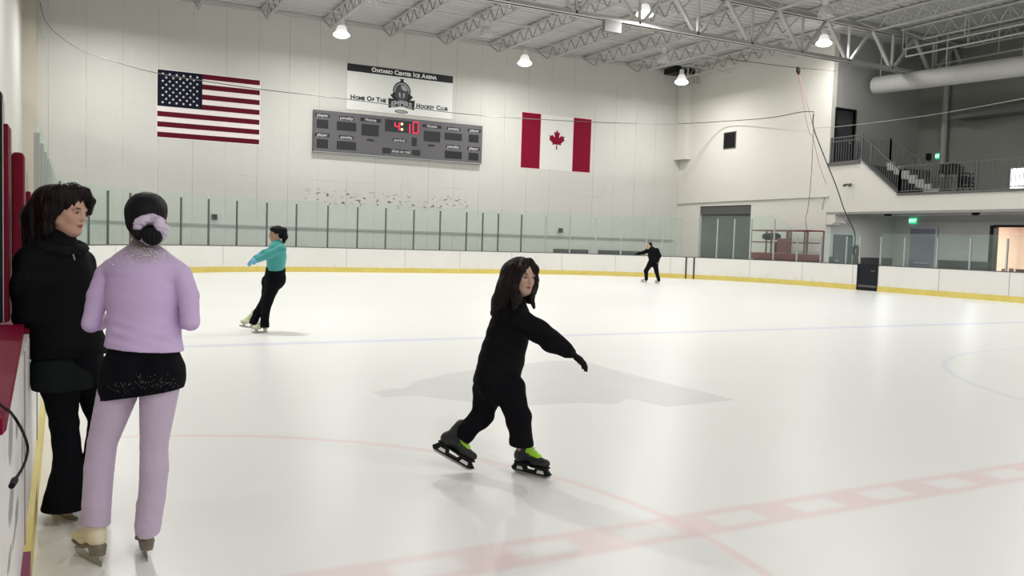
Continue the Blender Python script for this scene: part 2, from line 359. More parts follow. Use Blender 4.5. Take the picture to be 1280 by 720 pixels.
d = MB(); d.box((dx0, YC+.1, zd0), (dx1, YC+.16, zd1)); d2 = struct('door_2', d, M['door_dark'], label='dark door at the top of the balcony stairs')
f = MB(); f.box((dx0-.06, YC-.03, zd0), (dx0, YC+.1, zd1+.06)); f.box((dx1, YC-.03, zd0), (dx1+.06, YC+.1, zd1+.06)); f.box((dx0, YC-.03, zd1), (dx1, YC+.1, zd1+.06)); obj('door_frame', f, M['black'], d2)
h = MB(); h.tube([(dx1-.1, YC+.05, zd0+1), (dx1-.22, YC+.05, zd0+1)], .02); obj('handle', h, M['steel'], d2)
w = MB(); w.box((XR+.3, YC, -.1), (XB+.3, YC+.3, 3.0)); struct('wall_under_landing', w, M['soffit'])
d = MB(); p0 = on(1042, 293, 1, YC); p1 = on(1065, 293, 1, YC); d.box((p0[0], YC-.06, -.05), (p1[0], YC-.002, p0[2]))
d4 = struct('door_4', d, mat('slate_door', (.085, .095, .12), .5), label='slate blue door under the stair landing'); h = MB(); h.tube([(p0[0]+.1, YC-.1, 1.), (p0[0]+.22, YC-.1, 1.)], .018); obj('handle', h, M['steel'], d4)
# wall behind the balcony with the double door and the lit room
r0 = on(1243, 284, 0, XB); ry1 = r0[1]; ry0 = ry1-2.6; rz = 2.52
g0 = on(1138, 286, 0, XB); g1 = on(1174, 286, 0, XB); gz = 2.45
w = MB(); w.box((XB, ry1, -.1), (XB+.25, YC, 3.0)); w.box((XB, -30, -.1), (XB+.25, ry0, 3.0)); w.box((XB, ry0, rz), (XB+.25, ry1, 3.0)); struct('wall_under_balcony', w, M['soffit'])
w = MB(); w.box((XR+.3, YC-.05, -.05), (on(1041, 320, 1, YC)[0], YC-.001, 1.16)); w.box((on(1066, 320, 1, YC)[0], YC-.05, -.05), (XB-.09, YC-.001, 1.16)); w.box((XR-.05, YC+.05, -.05), (XR-.001, 25.9, 1.1)); w.box((XB-.08, ry1+.1, -.05), (XB, g1[1]-.1, 1.16)); w.box((XB-.08, -25, -.05), (XB, ry0-.1, 1.16)); struct('trim_3', w, mat('dark_wainscot', (.06, .062, .062), .6), label='dark wainscot along the wall under the balcony')
d = MB(); d.box((XB-.05, g1[1]+.12, -.05), (XB-.005, g0[1]-.06, gz)); d3 = struct('door_3', d, M['door_blue'], label='blue-grey door below the green exit sign under the balcony')
f = MB(); f.box((XB-.07, g1[1], -.05), (XB-.006, g1[1]+.12, gz+.08)); f.box((XB-.07, g0[1]-.06, -.05), (XB-.006, g0[1], gz+.08)); f.box((XB-.07, g1[1]+.12, gz), (XB-.006, g0[1]-.06, gz+.08)); obj('door_frame', f, mat('pale_door_frame', (.42, .42, .46), .5), d3)
h = MB(); h.tube([(XB-.1, g1[1]+.3, 1), (XB-.1, g0[1]-.3, 1)], .022); obj('push_bar', h, M['steel'], d3)
f = MB(); f.box((XB-.06, ry1-.02, -.05), (XB+.26, ry1+.14, rz+.06)); f.box((XB-.06, ry0, rz), (XB+.26, ry1, rz+.08)); struct('trim_4', f, M['black'], label='black frame of the opening into the lit room')
w = MB(); w.box((XB+4, ry0-3, -.1), (XB+4.2, ry1+4, 3)); w.box((XB+.25, ry1+1.5, -.1), (XB+4.2, ry1+1.7, 3)); w.box((XB+.25, ry0-3, -.1), (XB+4.2, ry0-2.8, 3)); struct('wall_room', w, M['roomwall'])
w = MB(); w.box((XB+.25, ry0-3, 2.95), (XB+4.2, ry1+1.7, 3.05)); struct('ceiling_room', w, M['roomwall'])
# balcony slab, fascia, wall of the stair
w = MB(); w.box((XR+.26, -30, 2.98), (XB+8, YC, 3.45)); struct('floor_balcony', w, M['soffit'])
w = MB(); w.box((XR, -30, 2.98), (XR+.15, YC, ZM)); w.box((XR+.15, -30, 2.98), (XR+.25, YC, ZM-.05)); struct('wall_balcony', w, M['whitewall'], label='white balcony front above the far side boards')
w = MB(); w.box((XR+.02, -30, 2.9), (XR+.4, YC, 2.979)); struct('trim_5', w, M['greywall'])
w = MB(); b = on(1045, 270, 1, YC-.3); w.box((XR+.03, YC-.45, 2.55), (XR+.7, YC-.002, 2.9)); w.box((XR+.03, YC-.35, 2.48), (XR+.45, YC-.002, 2.55)); struct('trim_6', w, M['whitewall'], label='white bracket under the left end of the balcony')
YS0, YS1 = 18.42, 20.22; ZL = 4.87
w = MB(); prof = [(YC, ZM), (YC, ZL), (YS1, ZL+.02), (YS1, ZL+.2), (YS0, ZM+.08), (YS0, ZM)]
w.prism(prof, lambda a, b: (XR, a, b), lambda a, b: (XR+.16, a, b)); struct('wall_stair', w, M['whitewall'], label='white side wall of the balcony stairs')
w = MB(); w.bar((XR+.07, YC, ZL+.06), (XR+.07, YS1, ZL+.08), .26, .14); w.bar((XR+.07, YS1, ZL+.23), (XR+.07, YS0, ZM+.1), .26, .07); w.bar((XR+.07, YS0, ZM+.03), (XR+.07, -20, ZM+.03), .26, .09)
struct('trim_7', w, M['rail'], label='grey edge trim along the landing, stairs and balcony front')
st = MB(); far = MB(); XF = 29.35; nr = 7; rise = (ZL-3.55)/nr; run = 2.05/(nr-1)
st.box((XR+.16, YS1, 3.2), (XB, YC, ZL))
for i in range(nr-1): st.box((XR+.16, YS1-run*(i+1), 3.2), (XF, YS1-run*i, ZL-rise*(i+1)))
struct('stairs', st, mat('dark_stair', (.035, .035, .037), .7), label='dark stairs from the balcony up to the landing')
for i in range(nr): far.box((XF, YS1-run*(i+1)+.02, 3.2), (XF+.12, YS1-run*i+.02, ZL-rise*i+.16))
struct('trim_8', far, mat('pale_stair_string', (.55, .55, .53), .7), label='pale stepped string on the far side of the stairs')
w = MB(); w.box((XB+1.2, -30, 3.2), (XB+1.5, YC, ZR)); struct('wall_balcony_back', w, mat('darker_grey_paint', (.24, .24, .22), .8, noise=.06, nscale=.5))
w = MB(); w.lathe([(.0, 3.2), (.13, 3.2), (.13, ZR-.1), (0, ZR-.1)], (XB+1.0, 20.4, 0)); struct('column', w, M['greywall'], label='round grey column against the balcony back wall')
w0 = on(1265, 211, 0, XB+1.2); w1 = on(1266, 237, 0, XB+1.2)
wn = MB(); wn.box((XB+1.17, w0[1]-2.2, w1[2]), (XB+1.199, w0[1], w0[2])); wi = struct('window_1', wn, M['window'], label='bright window in the balcony back wall')
f = MB(); f.box((XB+1.13, w0[1]-2.2, w0[2]), (XB+1.199, w0[1]+.05, w0[2]+.05)); f.box((XB+1.13, w0[1], w1[2]-.05), (XB+1.199, w0[1]+.05, w0[2])); f.box((XB+1.13, w0[1]-2.2, w1[2]-.06), (XB+1.199, w0[1], w1[2])); obj('window_frame', f, M['greywall'], wi)

# ceiling deck: real corrugations running across the rink
ce = MB(); vs = []; fs = []; y = -30; pr = ((0, 0), (.17, 0), (.21, .06), (.32, .06), (.36, 0))
ys = []
while y < YE:
    for dy, dz in pr[:-1]: ys.append((y+dy, ZR+dz))
    y += .36
for (yy, zz) in ys: vs += [(-1.7, yy, zz), (42, yy, zz)]
for i in range(len(ys)-1): fs.append((2*i, 2*i+1, 2*i+3, 2*i+2))
n0 = len(vs); vs += [(-1.7, -30, ZR+.4), (42, -30, ZR+.4), (-1.7, ys[-1][0], ZR+.4), (42, ys[-1][0], ZR+.4)]; fs.append((n0, n0+2, n0+3, n0+1))
ce.add(vs, fs); struct('ceiling', ce, M['deck'], recalc=False)
tr = MB(); tr.box((-1.4, YE-.1, ZR-.16), (XR, YE, ZR-.005)); struct('trim_9', tr, M['steel'], label='grey ledger where the roof deck meets the end wall')

# open-web joists along the hall, one girder across it
def joist(x, ya, yb, k):
    j = MB(); zt_, zb = ZR-.05, ZR-.64
    j.box((x-.07, ya, zt_-.06), (x-.01, yb, zt_)); j.box((x+.01, ya, zt_-.06), (x+.07, yb, zt_))
    o = struct('roof_joist', j, M['steel'])
    b = MB(); b.box((x-.05, ya+1.0, zb), (x-.012, yb-1.0, zb+.05)); b.box((x+.012, ya+1.0, zb), (x+.05, yb-1.0, zb+.05)); obj('bottom_chord', b, M['steel'], o)
    wb = MB(); n = int((yb-ya-2.0)/.72); st_ = (yb-ya-2.0)/n
    wb.bar((x, ya, zt_-.04), (x, ya+1.0, zb+.03), .03); wb.bar((x, yb, zt_-.04), (x, yb-1.0, zb+.03), .03)
    for i in range(n):
        a = ya+1.0+st_*i; wb.bar((x, a, zb+.03), (x, a+st_/2, zt_-.04), .028); wb.bar((x, a+st_/2, zt_-.04), (x, a+st_, zb+.03), .028)
        if k: wb.bar((x, a+st_/2, zb+.03), (x, a+st_/2, zt_-.04), .018)
    obj('web', wb, M['steel' if k else 'webdark'], o)
YG = 20.0
for i in range(-3, 10):
    x = 9.3+2.5*i
    if -1.3 < x < 27.5: joist(x, YG+.16, YE-.02, 0)
for i in range(-1, 13):
    x = 9.3+2.5*i
    if x > 5: joist(x, 5.0, YG-.16, 1)
g = MB(); zb, zt_ = 8.62, 10.03
def chord(mb, z, h=.16):
    mb.box((-1.4, YG-.14, z), (40, YG-.03, z+.025)); mb.box((-1.4, YG-.05, z), (40, YG-.03, z+h)); mb.box((-1.4, YG+.03, z), (40, YG+.14, z+.025)); mb.box((-1.4, YG+.03, z), (40, YG+.05, z+h))
chord(g, zt_-.02, .2); gr = struct('roof_girder', g, M['steel'], label='deep steel roof girder crossing the hall')
g = MB(); chord(g, zb); obj('bottom_chord', g, M['steel'], gr)
for i in range(-9, 8):
    x = 21.7+2.45*i
    for dx, wd in ((-1.225, .13), (0, .10), (1.225, .13)):
        g = MB(); g.bar((x+dx*.05, YG, zb+.05), (x+dx, YG, zt_+.05), wd*.62, wd, up=(0, 1, 0)); obj('web_member', g, M['steel'], gr)
br = MB()
for yy in (24.0, 28.0): br.bar((-1.3, yy, ZR-.6), (XR, yy, ZR-.6), .035)
for i in range(3): br.bar((4.3+10*i, 29.5, ZR-.62), (6.8+10*i, 27.3, ZR-.1), .03)
br.bar((22.5, 25.5, ZR-.62), (24.3, 29.5, ZR-.6), .04)
struct('roof_bridging', br, M['steel'])
p = MB(); zc = on(560, 16, 1, 27.)[2]
p.tube([(-1.3, 27.0, 10.0), (27.7, 27.0, 10.0)], .035); p.tube([(-1.3, 22.5, 9.95), (27.7, 22.5, 9.95)], .035); struct('sprinkler_pipe', p, M['steel'])
# beam-side junction box on the girder
jb = MB(); a = on(757, 33, 1, YG-.2); jb.bbox((a[0]-.1, YG-.3, a[2]-.17), (a[0]+.55, YG-.145, a[2]+.2), .015); tag(obj('junction_box', jb, mat('box_grey', (.2, .2, .2), .6)), 'grey box fixed to the girder bottom chord above the scoreboard side', 'junction box')
# round duct above the balcony
dc = thing('round_duct', 'big round grey duct hanging above the balcony', 'duct', (30., 15., 8.3))
m_ = MB(); pts = [(30., 21.5-.5*i, 8.36-.018*i) for i in range(0, 40)]; m_.tube(pts, .36, 20); obj('tube', m_, M['duct'], dc)
for i in range(0, 36, 6):
    m_ = MB(); m_.tube([(30., 21.3-.5*i, 8.70-.018*i), (30., 21.3-.5*i, ZR-.1)], .025, 6); obj('hanger', m_, M['steel'], dc)
# pipe rack over the balcony
for k, (xx, zz) in enumerate(((29.0, 9.35), (29.2, 9.1), (31., 9.0))):
    m_ = MB(); m_.tube([(xx, 19.5, zz), (xx, 3., zz)], .035)
    for i in range(6): m_.tube([(xx, 19.5-2.6*i, zz), (xx, 19.5-2.6*i, ZR-.1)], .02)
    struct('ceiling_pipe', m_, M['steel'])
m_ = MB(); m_.box((32.2, 12, 6.95), (33.1, 19.5, 7.15)); m_.box((32.1, 12, 7.15), (33.1, 19.6, 7.2)); struct('trim_10', m_, mat('dim_beam', (.14, .14, .135), .7), label='grey beam below the duct on the balcony back wall')
m_ = MB(); m_.tube([on(847, 255, 0, XR-.04), on(900, 252, 0, XR-.04), on(1036, 246, 0, XR-.04)], .03); m_.tube([on(1030, 247, 0, XR-.04), on(1027, 262, 0, XR-.04)], .025); struct('trim_11', m_, M['steel'], label='conduit across the right side wall above the shutter')
m_ = MB(); m_.box((-.9, YE-.05, 1.63), (XR-.3, YE, 1.71)); struct('trim_12', m_, M['greywall'], label='rail along the end wall seen through the glass')
m_ = MB(); m_.tube([(XB-.05, 21, 2.72), (XB-.05, 10, 2.72)], .025); m_.tube([(29.5, 21, 2.9), (29.5, 10, 2.9)], .02); struct('ceiling_conduit', m_, M['steel'])
# ------------------------------------------------------------------ dasher boards
HB = .95
POSTS = [-14.2+1.18*i for i in range(12)] + [0., 1.12, 2.25, 3.4, 4.55, 5.7, 6.83, 7.96, 9.09, 10.21, 11.37, 12.5, 13.7, 14.87, 16.02, 17.2, 18.34, 19.52, 20.26, 20.99, 22.1, 23.26, 24.38, 25.53, 26.65, 27.75, 28.43, 29.17, 29.96, 30.76, 31.49, 32.22, 33.24, 34.3, 35.42, 36.64, 37.26, 38.17, 39.15, 40.41, 41.59, 42.81] + [44.0+1.2*i for i in range(8)]
def ghigh(s):
    if s < -1: return 2.45
    if s < 34.2: return 2.66 if s < 29 else 2.74
    return 2.08
def boards(label, s0, s1, facing=True, glass=True, open_at=None):
    x, y, nx, ny = path((s0+s1)/2); s0 += .004; s1 -= .004
    t = thing('rink_boards', label, 'boards', (x, y, 0))
    m = MB(); strip(m, s0, s1, 0, .05, .19, HB-.03); obj('facing', m, M['board'], t)
    m = MB(); strip(m, s0, s1, -.012, .05, -.02, .19); obj('kick_plate', m, M['kick'], t)
    m = MB(); strip(m, s0, s1, -.005, .16, HB-.03, HB); obj('cap_rail', m, M['cap'], t)
    m = MB(); n = max(1, int((s1-s0)/1.2))
    strip(m, s0, s1, .06, .16, .0, .12); strip(m, s0, s1, .06, .16, .5, .56)
    for i in range(n+1):
        px, py, qx, qy = path(s0+(s1-s0)*i/n); m.bar((px+qx*.11, py+qy*.11, 0), (px+qx*.11, py+qy*.11, HB-.03), .08)
    obj('frame', m, M['darksteel'], t)
    k = s0+.02
    while k < s1:   # panel seams, small dark gaps between facing sheets
        px, py, qx, qy = path(k); sm = MB(); sm.bar((px-qx*.002, py-qy*.002, .19), (px-qx*.002, py-qy*.002, HB-.03), .008, .006); k += 2.4; obj('seam', sm, M['sbgrey'], t)
    if glass:
        ps = [p for p in POSTS if s0-.02 <= p <= s1+.02]
        for i, p in enumerate(ps):
            px, py, qx, qy = path(p); h = ghigh(p)-.12; c = np.array((px+qx*.09, py+qy*.09, 0))
            m = MB(); m.bar(c+(0, 0, HB), c+(0, 0, h), .05, .05, up=(qx, qy, 0)); obj('glass_post', m, M['postdark'] if SA*.1 < p < 23 else M['post'], t)
        for a, b in zip(ps[:-1], ps[1:]):
            m = MB(); vs = []; hb = HB+.01
            n_ = 3
            for i in range(n_+1):
                s = a+.02+(b-a-.04)*i/n_; px, py, qx, qy = path(s)
                ha, hbb = ghigh(a), ghigh(b+.0); hh = ha+(hbb-ha)*i/n_ if abs(ha-hbb) > .3 else ghigh((a+b)/2)
                for o, z in ((.083, hb), (.097, hb), (.097, hh), (.083, hh)): vs.append((px+qx*o, py+qy*o, z))
            fs = [(4*i+k, 4*i+(k+1) % 4, 4*i+4+(k+1) % 4, 4*i+4+k) for i in range(n_) for k in range(4)] + [(3, 2, 1, 0), tuple(4*n_+k for k in range(4))]
            m.add(vs, fs); obj('glass_pane', m, M['glass'], t)
    return t
boards('white side boards with glass running to the left corner', -14.2, 0.0)
boards('long white end boards with tall glass below the flags and scoreboard', 0.0, 29.5)
g1 = boards('narrow white board panel between two black seams right of the farthest skater', 29.5, 29.84, glass=False)
for s in (29.5, 29.84):
    x, y, nx, ny = path(s); m = MB(); m.bar((x-nx*.015, y-ny*.015, .0), (x-nx*.015, y-ny*.015, HB), .05, .03, up=(nx, ny, 0)); obj('edge_strip', m, M['black'], g1)
boards('white boards with glass in front of the roll-up shutter and red lift', 29.84, 37.26)
boards('white side boards with glass under the balcony, right of the dark gate', 38.17, 52.4)
ya, yb = path(37.26)[1], path(38.17)[1]
gt = thing('rink_gate', 'dark navy gate in the white far side boards', 'gate', (W+.05, (ya+yb)/2, 0))
m = MB(); m.bbox((W+.0, yb+.03, .06), (W+.05, ya-.03, HB+.02), .01); obj('gate_panel', m, M['navy'], gt)
m = MB(); m.box((W-.01, yb, -.02), (W+.08, yb+.03, HB+.02)); m.box((W-.01, ya-.03, -.02), (W+.08, ya, HB+.02)); m.box((W-.005, yb+.03, -.02), (W+.08, ya-.03, .06)); obj('gate_frame', m, M['black'], gt)
m = MB(); m.bbox((W-.015, yb+.06, .12), (W+.0, ya-.06, .2), .005); m.bbox((W-.03, yb+.12, .7), (W, yb+.3, .74), .008); obj('latch', m, M['darksteel'], gt)

# ---- near left boards (slightly angled towards the camera), red cap, worn face
def lx(y): return .085*(5.9-y)/7.17
nb = thing('rink_boards', 'worn white near boards with red cap at the left edge', 'boards', (0, 1.5, 0))
def nstrip(y0, y1, o0, o1, z0, z1):
    m = MB(); vs = []
    for yy in (y0, y1):
        for o, z in ((o0, z0), (o1, z0), (o1, z1), (o0, z1)): vs.append((lx(yy)+o, yy, z))
    return m.add(vs, [(0,1,2,3), (7,6,5,4), (0,4,5,1), (1,5,6,2), (2,6,7,3), (3,7,4,0)])
obj('facing', nstrip(-1.27, 5.9, -.05, -.012, .17, .955), M['near_board'], nb)
obj('kick_plate', nstrip(.32, 5.9, -.05, .012, -.02, .18), M['kick'], nb)
obj('kick_stripe', nstrip(-1.27, .32, -.05, .014, -.02, .185), mat('maroon_stripe', (.26, .05, .12), .5, noise=.2, nscale=6), nb)
m = MB(); m.prism([(-.40, 1.03), (.026, 1.03), (.085, -1.06), (.080, -1.11), (.062, -1.13), (-.36, -1.13)], lambda a, b: (a, b, .96), lambda a, b: (a, b, 1.0))
obj('cap_rail', m, M['redcap'], nb)
obj('rear_cap_rail', nstrip(1.03, 5.9, -.40, -.012, .93, .975), M['red'], nb)
m = nstrip(-1.34, -1.27, -.45, -.02, -.02, .955); obj('end_post', m, mat('brown_edge', (.10, .08, .07), .6), nb)
m = MB()
sm_ = mat('board_seam', (.30, .26, .27), .6)
for yy in (.42, 2.3): m = MB(); m.bar((lx(yy)-.0125, yy, .18), (lx(yy)-.0125, yy, .955), .006, .012); obj('seam', m, sm_, nb)
def padded(label, Y, post, pad, ptop, padtop, bot, darkp=None):
    a = on(pad[0], padtop, 1, Y); b = on(pad[1], padtop, 1, Y); p0 = on(post[0], ptop, 1, Y); p1 = on(post[1], ptop, 1, Y)
    t = thing('padded_post', label, 'padded post', ((p0[0]+p1[0])/2, Y, bot))
    m = MB(); m.bbox((p0[0], Y-.02, bot), (p1[0], Y+.06, p0[2]), .006); obj('post', m, M['post'], t)
    m = MB(); m.bbox((a[0], Y-.03, bot+.005), (b[0], Y+.16, a[2]), min(.03, (b[0]-a[0])*.3)); obj('pad', m, M['red'], t)
    if darkp:
        d0 = on(darkp[0], 113, 1, Y); d1 = on(darkp[1], 113, 1, Y); m = MB(); m.bbox((d0[0], Y-.02, bot), (d1[0], Y+.08, d0[2]), .008); obj('rubber_edge', m, M['black'], t)
padded('nearest grey post with narrow red pad on the red cap, left edge', 1.12, (2.6, 5.0), (5.2, 10.8), 127, 155, 1.0, (-14, 2.4))
padded('wide red padded post behind the black-jacketed woman', 2.75, (11, 14.4), (15, 30), 160, 190, .975)
padded('far red padded post just left of the hall corner', 4.7, (33.5, 35.2), (32, 38.2), 214, 239, .975)
m = MB(); cp = [(-.16, .02, 1.012), on(0, 505, 2, 1.012), on(9, 511, 2, 1.013), on(19, 523, 0, .115), on(29, 541, 0, .125), on(34.5, 558, 0, .13), on(33, 572, 0, .13), on(28, 585, 0, .125), on(20, 598, 0, .12)]
cp2 = []
for i in range(len(cp)-1):
    for k in range(4):
        t = k/4; P = [np.array(cp[max(0, min(len(cp)-1, i+j))]) for j in (-1, 0, 1, 2)]
        cp2.append(.5*((2*P[1])+(P[2]-P[0])*t+(2*P[0]-5*P[1]+4*P[2]-P[3])*t*t+(3*P[1]-P[0]-3*P[2]+P[3])*t**3))
cp2.append(np.array(cp[-1]))
co = thing('power_cord', 'black cord hanging over the red cap down the worn boards', 'cord', (.12, .2, .5))
m.tube(cp2, .0032, 8); obj('cable', m, M['rubber'], co)
m = MB(); m.tube([on(20.5, 597, 0, .12), on(18, 601, 0, .12), on(14.5, 607.5, 0, .12)], [.004, .0075, .006], 8); obj('plug', m, M['rubber'], co)

# ------------------------------------------------------------------ end wall: flags, banner, scoreboard
YF = YE-.012
def wz(px, py): p = on(px, py, 1, YF); return p[0], p[2]
def rect(mb, x0, z0, x1, z1, d0=0., d1=.008): return mb.box((x0, YF+.011-d1, z0), (x1, YF+.011-d0, z1))
x0, zt_ = wz(197, 87); x1, _ = wz(325, 100.5); _, z0 = wz(196.5, 170)
zt_ = (zt_+wz(325, 100)[1])/2; z0 = (z0+wz(325, 181.5)[1])/2
fl_ = thing('wall_flag', 'flag with stars and dark red stripes painted high on the end wall', 'flag', (x0, YF, z0))
obj('field', rect(MB(), x0-.03, z0-.03, x1+.03, zt_+.03, 0, .004), M['flagwhite'], fl_)
hs = (zt_-z0)/13; cx1 = x0+(x1-x0)*.425
m = MB()
for i in range(7): rect(m, x0, zt_-hs*(2*i+1), x1, zt_-hs*2*i, .004, .007)
obj('stripes', m, M['flagred'], fl_)
obj('canton', rect(MB(), x0, zt_-hs*7, cx1, zt_, .007, .010), M['flagblue'], fl_)
m = MB()
def star(mb, cx, cz, r, y0, y1, n=5):
    poly = [(cx+(r if k % 2 == 0 else r*.42)*math.sin(PI*k/n), cz+(r if k % 2 == 0 else r*.42)*math.cos(PI*k/n)) for k in range(2*n)]
    mb.prism(poly, lambda a, b: (a, y0, b), lambda a, b: (a, y1, b))
for r in range(9):
    for c in range(6 if r % 2 == 0 else 5):
        sx = x0+(cx1-x0)*((c+.75+(0 if r % 2 == 0 else .5))/6.5); sz = zt_-hs*7*((r+1.1)/10.2); star(m, sx, sz, .054, YF, YF+.003)
obj('stars', m, M['flagwhite'], fl_)

xa, za = wz(653, 140); xb, zb_ = wz(739.5, 149.5); _, zc_ = wz(651, 210); _, zd_ = wz(738, 215)
zt_ = (za+zb_)/2; z0 = (zc_+zd_)/2; cw = (xb-xa)
cf = thing('wall_flag', 'red and white maple leaf flag painted right of the scoreboard', 'flag', (xa, YF, z0))
m = MB(); 
for q0, q1 in ((xa, xa+cw*.262), (xb-cw*.262, xb)): obj('pink_outline', rect(MB(), q0-.035, z0-.035, q1+.035, zt_+.035, 0, .004), M['pinkpaint'], cf)

m = MB(); rect(m, xa+cw*.262+.035, z0, xb-cw*.262-.035, zt_, 0, .003); obj('white_field', m, M['flagwhite'] if False else mat('flag_pale', (.72, .71, .68), .7), cf)
for q0, q1 in ((xa, xa+cw*.262), (xb-cw*.262, xb)): obj('red_bar', rect(MB(), q0, z0, q1, zt_, .004, .008), M['canred'], cf)
half = [(0, 1.0), (.13, .76), (.29, .83), (.21, .42), (.25, .39), (.45, .60), (.50, .49), (.74, .53), (.67, .30), (.77, .23), (.40, -.07), (.44, -.20), (.045, -.14), (.06, -.55)]
poly = half + [(-a, b) for a, b in half[::-1] if a > 0]
lxx = (xa+xb)/2; lz = wz(696, 163)[1]-.62*.95
m = MB(); m.prism([(lxx+a*.56, lz+.02+b*.60) for a, b in poly], lambda a, b: (a, YF+.003, b), lambda a, b: (a, YF+.009, b)); obj('leaf', m, M['canred'], cf)

# banner
xa, za = wz(434, 78.7); xb, zb_ = wz(566, 95.8); zt_ = (za+zb_)/2; zbot = (wz(435, 137)[1]+wz(565, 149)[1])/2; bw, bh = xb-xa, zt_-zbot
YB = YF-.02
bn = thing('banner', 'white club banner with black top strip above the scoreboard', 'banner', (xa, YB, zbot))
m = MB(); m.box((xa, YB, zbot), (xb, YB+.025, zt_)); obj('cloth', m, M['bannerw'], bn)
hb_ = (wz(434, 78.7)[1]-wz(434, 88.0)[1]); m = MB(); m.box((xa, YB-.004, zt_-hb_), (xb, YB-.001, zt_)); obj('top_strip', m, M['ink'], bn)
def words(body, cx, cz, width, size, m_, name, y, parent):
    pcs = []; x = 0
    for w in body.split(' '):
        for tx, sz in ((w[0], 1.0), (w[1:], .76)):
            if not tx: continue
            t_ = text_mb(tx, sz, lambda a, b, c: (a, c, b), bold=.042, align='LEFT'); v = np.array(t_.v)
            v[:, 0] -= v[:, 0].min(); v[:, 2] -= v[:, 2].min(); pcs.append((v, t_.f, x)); x += v[:, 0].max()+.075
        x += .22
    x -= .295; k = width/x; mb = MB()
    for v, f, px in pcs: mb.add([(cx-width/2+(a+px)*k, y-c*k*.3, cz+(b-.35)*k) for a, c, b in v], f)
    obj(name, mb, m_, parent)
words('ONTARIO CENTER ICE ARENA', (xa+xb)/2+bw*.03, zt_-hb_*.50, bw*.62, .40, M['bannerw'], 'heading', YB-.006, bn)
def bp(u, v): return xa+bw*u, zt_-bh*v      # u right, v down
zl = bp(.18, .745)[1]
words('HOME OF THE', bp(.197, 0)[0], zl+.03, bw*.325, .40, M['ink'], 'lettering', YB-.003, bn)
words('HOCKEY CLUB', bp(.802, 0)[0], zl-.045, bw*.31, .40, M['ink'], 'lettering', YB-.003, bn)
ex, ez = bp(.505, .50)
def disc(mb, cx, cz, rx, rz, y0, y1, n=28, a0=0, a1=2*PI): 
    mb.prism([(cx+rx*math.cos(a0+(a1-a0)*k/n), cz+rz*math.sin(a0+(a1-a0)*k/n)) for k in range(n)], lambda a, b: (a, y0, b), lambda a, b: (a, y1, b))
em = MB()      # emblem: ring, crest, helmet with slit, side wings, name plate
disc(em, ex, ez+.03, .40, .42, YB-.002, YB-.004)
em.prism([(ex-.10, ez+.40), (ex+.10, ez+.40), (ex+.06, ez+.50), (ex+.10, ez+.56), (ex-.10, ez+.56), (ex-.06, ez+.50)], lambda a, b: (a, YB-.002, b), lambda a, b: (a, YB-.005, b))
for sg in (-1, 1): em.prism([(ex+sg*.30, ez-.02), (ex+sg*.52, ez-.16), (ex+sg*.36, ez-.34), (ex+sg*.12, ez-.40)], lambda a, b: (a, YB-.004, b), lambda a, b: (a, YB-.006, b))
em.prism([(ex-.60, ez-.30), (ex, ez-.36), (ex+.60, ez-.30), (ex+.58, ez-.72), (ex, ez-.60), (ex-.58, ez-.72)], lambda a, b: (a, YB-.006, b), lambda a, b: (a, YB-.008, b))
obj('emblem', em, M['ink'], bn)
em = MB(); n = 26
pts = [(ex+.345*math.cos(2*PI*k/n), ez+.03+.365*math.sin(2*PI*k/n)) for k in range(n)]
em.prism(pts, lambda a, b: (a, YB-.0045, b), lambda a, b: (a, YB-.0055, b)); obj('emblem_ring', em, M['lightink'], bn)
em = MB(); em.prism([(ex-.30, ez+.02), (ex-.25, ez+.20), (ex-.12, ez+.32), (ex+.08, ez+.33), (ex+.22, ez+.24), (ex+.31, ez+.04), (ex+.30, ez-.20), (ex+.16, ez-.33), (ex-.16, ez-.33), (ex-.30, ez-.20)], lambda a, b: (a, YB-.006, b), lambda a, b: (a, YB-.0075, b)); obj('emblem_helmet', em, M['greyink'], bn)
em = MB(); em.prism([(ex-.05, ez+.30), (ex+.16, ez+.27), (ex+.26, ez+.08), (ex+.10, ez+.06), (ex-.02, ez+.14)], lambda a, b: (a, YB-.008, b), lambda a, b: (a, YB-.009, b))
em.prism([(ex-.14, ez-.02), (ex-.06, ez-.04), (ex-.05, ez-.26), (ex-.12, ez-.20)], lambda a, b: (a, YB-.008, b), lambda a, b: (a, YB-.009, b))
em.prism([(ex+.14, ez-.02), (ex+.06, ez-.04), (ex+.05, ez-.26), (ex+.12, ez-.20)], lambda a, b: (a, YB-.008, b), lambda a, b: (a, YB-.009, b)); obj('emblem_highlight', em, M['lightink'], bn)
em = text_mb('EMPIRE', .33, lambda a, b, c: (ex+a*.92, YB-.009-c, ez-.49+b-.12*(a/.6)**2), bold=.012); obj('emblem_name', em, M['lightink'], bn)
em = MB(); disc(em, ex, ez-.83, .30, .075, YB-.002, YB-.004); obj('emblem_oval', em, M['greyink'], bn)
em = MB(); disc(em, ex, ez-.83, .24, .045, YB-.0045, YB-.0055); obj('emblem_oval_centre', em, M['lightink'], bn)

